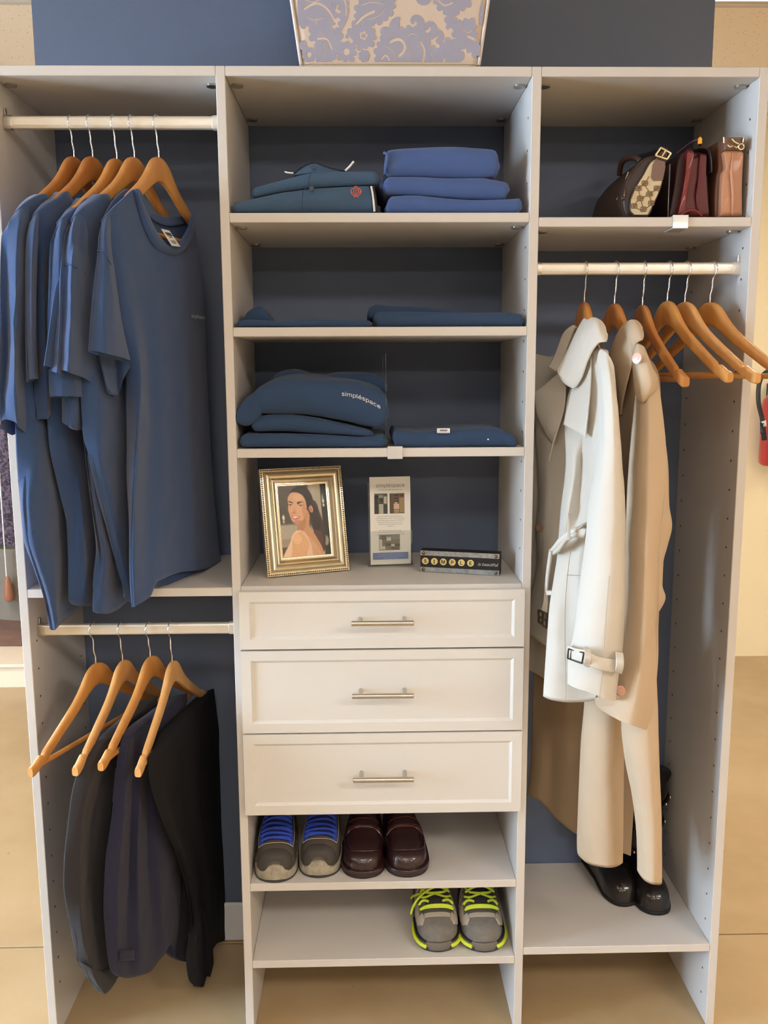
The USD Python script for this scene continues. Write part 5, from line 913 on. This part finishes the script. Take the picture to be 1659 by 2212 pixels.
def trainer(label, x, y, yaw, fl):
    t = put('trainer', label, 'shoe', x, y, .3818, yaw, 'grey trainers with blue laces')
    s = Shoe(.285, [(0, .0003, .0003, .020, .0005, .8), (.004, .009, .009, .020, 0.016, .8), (.02, .022, .022, .02, .034, .75), (.07, .038, .036, .02, .044, .72), (.16, .046, .044, .02, .050, .72), (.28, .048, .045, .02, .056, .75), (.42, .046, .043, .02, .072, .85), (.56, .042, .040, .02, .088, .95), (.75, .038, .037, .02, .078, .9), (.93, .032, .032, .02, .082, .8), (1, .012, .012, .02, .08, .8)], fl)
    part(t, 'upper', s.upper(), GREYBROWN, True)
    part(t, 'toe_band', s.patch(lambda a: .012, lambda a: .105-.02*abs(a), -1, 1, .0022), TOEDARK, True)
    part(t, 'sole', s.band(0, 1, .001, .021, .004, rise=((.022, .024, .06, .004),)), SOLEW, 50); part(t, 'outsole', s.band(0, 1, .0, .006, .005), SOLED, 50)
    part(t, 'tongue', s.patch(lambda a: .195, lambda a: .62, -.36, .36, .0016), NAVYT, True)
    ey = part(t, 'eyestay', cat_mesh(*[s.patch(lambda a: .18, lambda a: .62, q*.44-.10, q*.44+.10, .004) for q in (-1, 1)]), mat('blue_eyestay', (52, 76, 158), .8), True)
    lc = []
    for k, yy in enumerate(np.linspace(.21, .60, 9)):
        lc.append(s.line([(yy, -.42), (yy+.006, -.15), (yy-.004, .15), (yy+.004, .42)], .0034, .006)); 
        if k % 2 == 0: lc.append(s.line([(yy-.01, -.36), (yy+.014, .34)], .003, .0075))
    part(t, 'lace', cat_mesh(*lc), LACEB, True)
    part(t, 'stitching', cat_mesh(s.line([(.17, -.55), (.16, 0), (.17, .55)], .0008, .003), s.line([(.17, -.55), (.4, -.62), (.62, -.62)], .0008, .003), s.line([(.17, .55), (.4, .62), (.62, .62)], .0008, .003)), mat('pale_thread', (190, 180, 160), .8), True)
trainer('grey trainer with blue laces at the far left of the shoe shelf', -.2475, .006, 2, False); trainer('grey trainer with blue laces beside the burgundy loafers', -.150, .022, -1, True)
BURG = mat('burgundy_leather', (44, 21, 25), .28, coat=.35, bump=.2, bscale=260, spec=.6); BURGD = mat('burgundy_sole', (40, 24, 26), .55)
def loafer(label, x, y, yaw, fl):
    t = put('loafer', label, 'shoe', x, y, .3818, yaw, 'burgundy leather loafers')
    s = Shoe(.29, [(0, .0003, .0003, .016, .0005, .8), (.004, .009, .009, .016, 0.011, .8), (.025, .026, .026, .016, .026, .75), (.08, .040, .040, .016, .036, .7), (.17, .0475, .0475, .016, .042, .66), (.3, .048, .048, .016, .048, .7), (.45, .045, .045, .016, .068, .85), (.6, .041, .041, .016, .078, .95), (.8, .036, .036, .016, .066, .9), (.95, .03, .03, .016, .064, .8), (1, .01, .01, .016, .062, .8)], fl)
    part(t, 'upper', s.upper(), BURG, True); part(t, 'welt', s.band(0, 1, .008, .019, .0065), BURG, 50); part(t, 'sole', s.band(0, 1, .0, .009, .005), BURGD, 50)
    ap = lambda a: .085+.17*(abs(a)/.62)**3.0
    part(t, 'apron', s.patch(ap, lambda a: .40, -.62, .62, .0012, na=40), BURG, True)
    part(t, 'apron_seam', s.line([(.42, -.64), (.27, -.63), (.16, -.52), (.10, -.30), (.085, 0), (.10, .30), (.16, .52), (.27, .63), (.42, .64)], .0019, .0016, 60), BURG, True)
    part(t, 'saddle_strap', s.patch(lambda a: .33+.02*math.cos(a*3), lambda a: .45, -.95, .95, .003, na=40), BURG, True)
    part(t, 'stitching', cat_mesh(*[s.line([(yy, -.5), (yy-.012, 0), (yy, .5)], .0007, .0042) for yy in (.35, .37, .43)]), mat('red_thread', (120, 50, 46), .8), True)
    part(t, 'tongue', s.patch(lambda a: .44, lambda a: .60, -.5, .5, .002), BURG, True)
loafer('burgundy leather loafer next to the grey trainers', -.047, .016, -1, True); loafer('burgundy leather loafer with empty shelf on its right', .0585, .018, 3, False)
MESHG = mat('grey_mesh', (126, 122, 116), .8, bump=.6, bscale=900, var=.5, vscale=90, rgb2=(104, 100, 96)); PALE = mat('pale_suede', (176, 166, 152), .8, bump=.2, bscale=800); NEON = mat('neon_yellow', (206, 220, 54), .5); NEONL = mat('neon_lace', (200, 222, 60), .65); DKG = mat('dark_grey_trim', (78, 76, 78), .7); TOEB = mat('toe_black', (58, 52, 64), .45); MIDS = mat('grey_midsole', (112, 106, 100), .6)
def runner(label, x, y, yaw, fl, loose):
    t = put('running_shoe', label, 'shoe', x, y, .1884, yaw, 'grey and yellow running shoes')
    s = Shoe(.285, [(0, .0003, .0003, .026, .0005, .8), (.004, .009, .009, .026, 0.011, .8), (.02, .024, .024, .024, .024, .75), (.07, .041, .039, .022, .035, .7), (.16, .050, .047, .02, .043, .68), (.28, .052, .048, .02, .053, .72), (.42, .050, .045, .02, .070, .85), (.56, .046, .042, .02, .086, .95), (.75, .04, .038, .02, .076, .9), (.93, .032, .032, .02, .082, .8), (1, .012, .012, .02, .08, .8)], fl)
    part(t, 'upper', s.upper(), MESHG, True); part(t, 'midsole', s.band(0, 1, .004, .024, .004), MIDS, 50); part(t, 'outsole', s.band(0, 1, .0, .006, .003), SOLED, 50)
    part(t, 'toe_bumper', s.band(0, .22, .006, .020, .0052, rise=((.020, .024, .05, .010), (-.012, .2, 9, 0))), TOEB, 50)
    for q in (-1, 1):
        e = np.array([(.018, .97), (.04, .98), (.08, .99), (.14, 1.0), (.22, 1.0), (.32, 1.0)]); P = s.pt(e[:, 0], e[:, 1]*q, .007); P[:, 2] = .014+.006*np.linspace(0, 1, 6); part(t, 'yellow_stripe', tube(spline(P, 30), np.r_[np.full(20, .0046), np.linspace(.0046, .0018, 10)], 8), NEON, True)
        P2 = s.pt(e[:, 0]+.008, e[:, 1]*q, .003); P2[:, 2] = .023+.006*np.linspace(0, 1, 6); part(t, 'sole_groove', tube(spline(P2, 30), .0026, 8), BLACK, True)
    m = [s.patch(lambda a: .15+.015*abs(a), lambda a: .195, -.36, .36, .0026)]
    for q in (-1, 1):
        m += [s.patch(lambda a: .10+.04*abs(abs(a)-.55)/.2, lambda a: .215, min(q*.34, q*.80), max(q*.34, q*.80), .0026), s.patch(lambda a: .19, lambda a: .37, min(q*.56, q*.84), max(q*.56, q*.84), .0026)]
    part(t, 'overlay', cat_mesh(*m), PALE, True)
    part(t, 'eyestay', cat_mesh(s.patch(lambda a: .19, lambda a: .22, -.40, .40, .003), *[s.patch(lambda a: .21, lambda a: .60, min(q*.22, q*.46), max(q*.22, q*.46), .003) for q in (-1, 1)]), DKG, True)
    part(t, 'tongue', s.patch(lambda a: .22, lambda a: .60, -.24, .24, .0006), mat('dark_tongue', (48, 44, 50), .8), True)
    part(t, 'side_stripe', cat_mesh(*[s.patch(lambda a: yy, lambda a: yy+.035, min(q*.56, q*.9), max(q*.56, q*.9), .0024) for q in (-1, 1) for yy in (.42, .50)]), PALE, True)
    lc = [s.line([(0.235, -.42), (0.233, 0), (0.240, .42)], .0034, .0065), s.line([(0.242, -.36), (0.246, 0), (0.233, .40)], .003, .009)]
    for q in (-1, 1): lc += [s.line([(0.285, q*.46), (0.302, q*.36), (0.295, q*.2), (0.280, q*.12)], .0034, .006), s.line([(0.350, q*.40), (0.320, q*.22), (0.340, 0)], .003, .008)]
    lc += [s.line([(0.340, 0), (0.390, -.3), (0.470, -.42)], .0032, .010), s.line([(0.340, 0), (0.390, .3), (0.470, .42)], .0032, .010), s.line([(0.370, -.35), (0.430, .34)], .003, .011), s.line([(0.370, .35), (0.430, -.34)], .003, .012)]
    if loose: lc += [s.line([(0.410, -.2), (0.350, .15), (0.295, .55), (0.270, .80)], .003, .014), s.line([(0.470, .78), (0.390, .55), (0.340, .22)], .003, .013)]
    part(t, 'lace', cat_mesh(*lc), NEONL, True)
runner('grey running shoe with crossed loose yellow laces, left one of the pair', .130, .020, 2, True, True); runner('grey running shoe with yellow laces next to the right side panel', .2370, .016, -1, False, False)
LEATH = mat('black_leather', (26, 22, 23), .24, coat=.3, bump=.15, bscale=200, spec=.55)
def boot(label, x, y, yaw, fl, lean, sh):
    t = put('boot', label, 'boot', x, y, .2097, yaw, 'black leather boots')
    s = Shoe(.25, [(0, .0003, .0003, .01, .0005, .8), (.004, .009, .009, .01, 0.013, .8), (.03, .024, .024, .01, .034, .8), (.1, .038, .036, .01, .048, .8), (.22, .045, .042, .01, .056, .8), (.38, .042, .039, .01, .066, .85), (.52, .037, .035, .012, .095, .95), (.7, .036, .035, .016, .115, 1.0), (.9, .034, .034, .02, .115, 1), (1, .02, .02, .02, .11, 1)], fl)
    part(t, 'foot', s.upper(), LEATH, True); part(t, 'sole', s.band(0, 1, .0, .011, .002), BLACK, 50)
    zz = np.linspace(0, 1, 16); rings = []
    for k in zz:
        th = np.linspace(0, 2*np.pi, 28, endpoint=False); r = .038+.012*k+.003*math.sin(k*19); rings.append(np.c_[lean[0]*k**1.3+r*np.cos(th), .175+lean[1]*k+(r*1.12)*np.sin(th), .085+(sh-.085)*k+.004*np.cos(th*2)*k])
    part(t, 'shaft', loft(rings), LEATH, True)
    st = []
    for z in (.10, .165, .23):
        if z < sh-.02:
            k = (z-.085)/(sh-.085); th = np.linspace(0, 2*np.pi, 30); r = .042+.012*k; st.append(tube(np.c_[lean[0]*k**1.3+r*np.cos(th), .175+lean[1]*k+r*1.12*np.sin(th), z+.012*np.sin(th)], .005, 8))
    part(t, 'strap', cat_mesh(*st), mat('black_strap', (18, 16, 17), .35, coat=.2), True)
    bs_ = []
    for z in (.10, .165, .23):
        if z < sh-.02:
            k = (z-.085)/(sh-.085)
            for th in (-.35, -.9, -1.5, -2.2): c = np.array([lean[0]*k**1.3+(.048+.012*k)*math.cos(th), .175+lean[1]*k+(.053+.012*k)*math.sin(th), z+.012*math.sin(th)]); bs_.append(tube([c+np.array([0, 0, -.004]), c, c+np.array([0, 0, .004])], [.001, .004, .001], 8))
    part(t, 'stud', cat_mesh(*bs_), CHROME, True, kind='stuff')
boot('black leather boot under the coat hems, left one of the pair', .614, .150, 8, True, (-.05, .01), .19)
boot('taller standing black leather boot against the right side panel', .677, .112, -3, False, (.024, .02), .285)

# ------------------------------------------------------------------ handbags on the right shelf
ZS = 1.8449+.0006
def xz(px, py, Y): p = at(px, py, Y); return p[0], p[2]
def prism_y(outl, y0, y1, squeeze=.0, n=8, rnd=.006):
    """Closed outline in the x-z plane carried back along y."""
    c = np.array(outl, float); c = resample(np.vstack([c, c[:1]]), 72)[:-1]; m = c.mean(0); rings = []
    for y, k in ((y0, .90), (y0+rnd*.4, .965), (y0+rnd, 1.0), *[(y0+(y1-y0)*q, 1+squeeze*math.sin(q*np.pi)) for q in np.linspace(.1, .9, n)], (y1-rnd, 1.0), (y1-rnd*.4, .965), (y1, .9)):
        q = m+(c-m)*k; q[:, 1] = np.maximum(q[:, 1], ZS+.0004); rings.append(np.c_[q[:, 0], np.full(len(q), y), q[:, 1]])
    return loft(rings)
def slab_y(outl, y0, y1): return loft(np.array([[(x, y, z) for x, z in outl] for y in (y0, y1)]))
# monogram shoulder bag
n = {'g': ('geometry', {}), 's': ('separate_xyz', {}), 'w': ('wave_texture', {'scale': 30.0, 'distortion': 2.0, 'bands_direction': 'y', 'detail': 2.0}), 'r': ('rgb_ramp', {'ramp': [(0.1, lin((44, 32, 28))), (0.6, lin((72, 54, 46))), (0.95, lin((104, 84, 70)))]}), 'p': ('principled_bsdf', {'roughness': .5}), 'b': ('bump', {'strength': .4, 'distance': .003})}
CANV = usdkit.material(stage, '/World/Looks/brown_canvas', n, [('g.position', 'w.vector'), ('w.fac', 'r.fac'), ('r.color', 'p.base_color'), ('w.fac', 'b.height'), ('b.normal', 'p.normal')], surface='p.BSDF')
BRLEA = mat('brown_leather', (62, 44, 38), .4, coat=.15, bump=.2, bscale=300); MONO = mat('monogram_canvas', (206, 190, 156), .6, bump=.2, bscale=900); MONOB = mat('monogram_brown', (128, 102, 74), .6); BRASS = mat('pale_brass', (228, 218, 180), .25, metal=1.0)
YB = .03
b1 = thing('handbag', 'brown shoulder bag with a cream monogram side and square brass buckle, leaning against the divider', 'handbag', (.54, .16, ZS))
body = [xz(*p, YB) for p in ((1356, 466), (1347, 430), (1354, 396), (1374, 362), (1402, 337), (1424, 334), (1436, 348), (1437, 372), (1428, 408), (1412, 446), (1400, 466))]
obj('bag_body', prism_y(body, YB, .29, .04), CANV, b1, 50)
gus = [xz(*p, YB) for p in ((1369, 465), (1361, 456), (1361, 434), (1372, 407), (1390, 377), (1403, 354), (1415, 345), (1428, 346), (1434, 362), (1428, 393), (1421, 416), (1410, 440), (1397, 465))]
gp = Polygon(gus).buffer(-.0012).buffer(.0012); obj('side_gusset', extrude(gp, .003, ((0, YB-.002, 0), (1, 0, 0), (0, 0, 1))), MONO, b1)
pip = np.array(Polygon(gus).exterior.coords); obj('gusset_piping', tube(resample(np.c_[pip[:, 0], np.full(len(pip), YB-.003), pip[:, 1]], 70), .0022, 8), BRLEA, b1, True)
pat = []
def gg(px, py, sz=.0062):
    cx, cz = xz(px, py, YB)
    for sg_ in (-1, 1):
        a = np.linspace(.5, 5.8, 22)+(0 if sg_ > 0 else np.pi); c = np.c_[cx+sg_*.0026+np.cos(a)*sz*.62, np.full(22, YB-.0055), cz+np.sin(a)*sz*.72]; pat.append(tube(c, .0012, 6))
        pat.append(tube([(cx+sg_*.0026, YB-.0055, cz), (cx+sg_*.0068, YB-.0055, cz)], .0011, 6))
for p in ((1391, 397), (1377, 408), (1401, 420), (1381, 430), (1388, 453), (1405, 440), (1417, 408), (1368, 446)): gg(*p)
for a, b in (((1391, 397), (1377, 408)), ((1391, 402), (1400, 415)), ((1378, 413), (1381, 425)), ((1401, 425), (1405, 437)), ((1383, 435), (1387, 448)), ((1386, 430), (1397, 421)), ((1377, 432), (1369, 443)), ((1405, 418), (1415, 410)), ((1393, 452), (1403, 444)), ((1371, 449), (1384, 456)), ((1395, 392), (1400, 382))):
    p, q_ = at(*a, YB), at(*b, YB); k = [p+(q_-p)*s_ for s_ in np.linspace(.08, .92, 7)]
    for c in k: m = trimesh.creation.icosphere(1, .0010); m.apply_translation((c[0], YB-.0052, c[2])); pat.append(vf(m))
obj('monogram_pattern', cat_mesh(*pat), MONOB, b1, True, kind='stuff')
tab = [xz(*p, YB) for p in ((1409, 358), (1416, 344), (1432, 344), (1434, 362), (1428, 390), (1410, 391), (1405, 384))]
obj('leather_tab', extrude(Polygon(tab).buffer(.001), .004, ((0, YB-.0035, 0), (1, 0, 0), (0, 0, 1))), mat('tab_leather', (120, 92, 80), .5), b1)
bk = [at(*p, YB-.012) for p in ((1430, 318), (1448, 331), (1438, 344), (1421, 333))]; bk = [at(1427, 319, YB-.012), at(1449, 331, YB-.012), at(1441, 344, YB-.012), at(1416, 336, YB-.012)]
obj('square_buckle', cat_mesh(*[tube([bk[i], bk[(i+1) % 4]], .0024, 8) for i in range(4)], tube([(bk[0]*.5+bk[1]*.5), (bk[2]*.5+bk[3]*.5)], .0016, 8)), BRASS, b1, True)
obj('strap', cloth([np.array([at(1419, 348, YB-.006), at(1422, 336, YB-.010), at(1428, 326, YB-.008), at(1420, 322, YB+.03), at(1400, 330, YB+.12), at(1372, 340, YB+.22)]), np.array([at(1436, 352, YB-.006), at(1438, 341, YB-.010), at(1440, 331, YB-.008), at(1432, 330, YB+.03), at(1410, 340, YB+.12), at(1384, 352, YB+.22)])], .004, nu=8, nv=40), BRLEA, b1, True)
lp = spline([at(1384, 348, .06), at(1366, 340, .08), at(1348, 346, .10), at(1340, 362, .12), at(1338, 378, .13)], 30); obj('handle', tube(lp, .006, 10), BRLEA, b1, True)
sa, sb = np.array([*xz(1347, 430, YB)]), np.array([*xz(1374, 362, YB)]); sdv = sb-sa; snr = np.array([-sdv[1], 0, sdv[0]])/np.linalg.norm(sdv)
def on_side(px, py): d = ray(px, py); k = (np.array([sa[0], 0, sa[1]])+snr*.004-CAM) @ snr/(d @ snr); return CAM+d*k
for a, b in (((1357, 372), (1352, 388)), ((1338, 398), (1333, 402)), ((1350, 412), (1348, 424)), ((1334, 426), (1333, 431))):
    obj('metal_fitting', tube([on_side(*a), on_side(*b)], .0022, 8), CHROME, b1, True)
obj('front_strap', tube(spline([on_side(1356, 388), on_side(1350, 408), on_side(1346, 430)], 16), .004, 8), BRLEA, b1, True)
# red bag
YR = .045; REDL = mat('red_leather', (122, 34, 36), .45, bump=.2, bscale=350, coat=.1); REDD = mat('deep_red_leather', (92, 26, 30), .5, bump=.2, bscale=350); MAROON = mat('maroon_leather', (50, 20, 26), .5, bump=.2, bscale=350)
b2 = thing('handbag', 'deep red handbag with a dark flap and a yellow tag, beside the tan bag', 'handbag', (.64, .16, ZS))
obj('bag_body', prism_y([xz(*p, YR) for p in ((1448, 467), (1460, 400), (1468, 345), (1484, 322), (1500, 316), (1524, 320), (1532, 345), (1536, 400), (1540, 467))], YR+.012, .29, .03), MAROON, b2, 50)
obj('side_panel', prism_y([xz(*p, YR) for p in ((1463, 466), (1474, 410), (1479, 376), (1485, 324), (1499, 328), (1492, 372), (1484, 410), (1474, 466))], YR-.004, YR+.10, 0, rnd=.004), REDL, b2, 50)
obj('gusset_fold', prism_y([xz(*p, YR) for p in ((1474, 466), (1483, 410), (1497, 340), (1512, 334), (1511, 372), (1504, 410), (1504, 440), (1511, 466))], YR+.004, YR+.10, 0, rnd=.004), REDD, b2, 50)
obj('side_panel', prism_y([xz(*p, YR) for p in ((1511, 466), (1503, 425), (1507, 395), (1513, 330), (1526, 332), (1525, 380), (1527, 420), (1532, 466))], YR-.002, YR+.10, 0, rnd=.004), REDD, b2, 50)
obj('base_curve', tube(spline([at(1470, 466, YR-.006), at(1484, 456, YR-.008), at(1500, 455, YR-.008), at(1516, 466, YR-.006)], 20), .003, 8), REDL, b2, True)
fl = [at(1498, 330, YR+.01), at(1504, 322, YR-.004), at(1514, 318, YR-.008), at(1526, 319, YR-.008), at(1535, 327, YR-.008), at(1538, 345, YR-.008), at(1539, 372, YR-.006)]; fb = [p+np.array([0, .20, .004]) for p in fl]
obj('flap', cloth([np.array(fl), np.array([(a+b)/2+np.array([0, 0, .004]) for a, b in zip(fl, fb)]), np.array(fb)], .005, nu=16, nv=40, toward=(0, 0, 1)), mat('flap_leather', (34, 18, 22), .4, coat=.2), b2, True)
obj('strap', tube(spline([at(1462, 332, .08), at(1480, 318, .07), at(1497, 306, .05), at(1508, 302, .04), at(1512, 314, .05)], 30), .0032, 8), mat('maroon_strap', (58, 30, 34), .5), b2, True)
yt = [xz(*p, .03) for p in ((1506, 312), (1507, 300), (1511, 296), (1515, 300), (1515, 311))]; obj('yellow_tag', slab_y(yt, .026, .028), mat('yellow_tag', (226, 168, 40), .5), b2)
obj('tag_loop', tube([at(1511, 299, .027), at(1511, 292, .03), at(1513, 289, .04)], .0012, 6), DARKMETAL, b2, True)
# tan bag
YT = .03; TAN = mat('tan_leather', (190, 134, 100), .45, bump=.15, bscale=350, coat=.1); TAND = mat('brown_band', (116, 82, 64), .5, bump=.2, bscale=350)
b3 = thing('handbag', 'tan leather handbag with a brass clasp standing against the right side panel', 'handbag', (.72, .16, ZS))
obj('bag_body', prism_y([xz(*p, YT) for p in ((1550, 467), (1551, 410), (1556, 362), (1556, 330), (1560, 300), (1606, 300), (1608, 330), (1604, 390), (1604, 467))], YT+.012, .28, .03), mat('brown_side', (104, 66, 46), .5, bump=.2, bscale=350), b3, 50)
obj('front_gusset', prism_y([xz(*p, YT) for p in ((1556, 466), (1560, 376), (1567, 363), (1563, 328), (1571, 324), (1600, 324), (1606, 328), (1603, 390), (1603, 466))], YT-.004, YT+.06, 0, rnd=.006), TAN, b3, 50)
obj('gusset_fold', tube([at(1583, 330, YT-.006), at(1580, 372, YT-.009), at(1584, 420, YT-.008), at(1582, 464, YT-.005)], [.001, .004, .004, .002], 8), TAN, b3, True)
obj('top_band', prism_y([xz(*p, YT) for p in ((1562, 326), (1562, 304), (1566, 298), (1603, 298), (1607, 304), (1606, 326))], YT-.008, YT+.05, 0, rnd=.004), TAND, b3, 50)
for a, b in (((1563, 296), (1564, 309)), ((1606, 296), (1605, 308))): obj('brass_pin', tube([at(*a, YT-.012), at(*b, YT-.012)], .0016, 8), BRASS, b3, True)
th = np.linspace(0, 2*np.pi, 30); cc = at(1601, 317, YT-.014)
obj('clasp', cat_mesh(tube(np.c_[cc[0]+.0056*np.cos(th), np.full(30, cc[1]), cc[2]+.0056*np.sin(th)], .0014, 8), tube(spline([at(1581, 300, YT-.014), at(1587, 307, YT-.014), at(1596, 311, YT-.014)], 14), .0016, 8), tube([at(1586, 316, YT-.014), at(1590, 319, YT-.014), at(1597, 313, YT-.014)], .0016, 8), tube(spline([at(1572, 313, YT-.014), at(1575, 317, YT-.014), at(1583, 315, YT-.014)], 14), .0014, 8)), BRASS, b3, True)
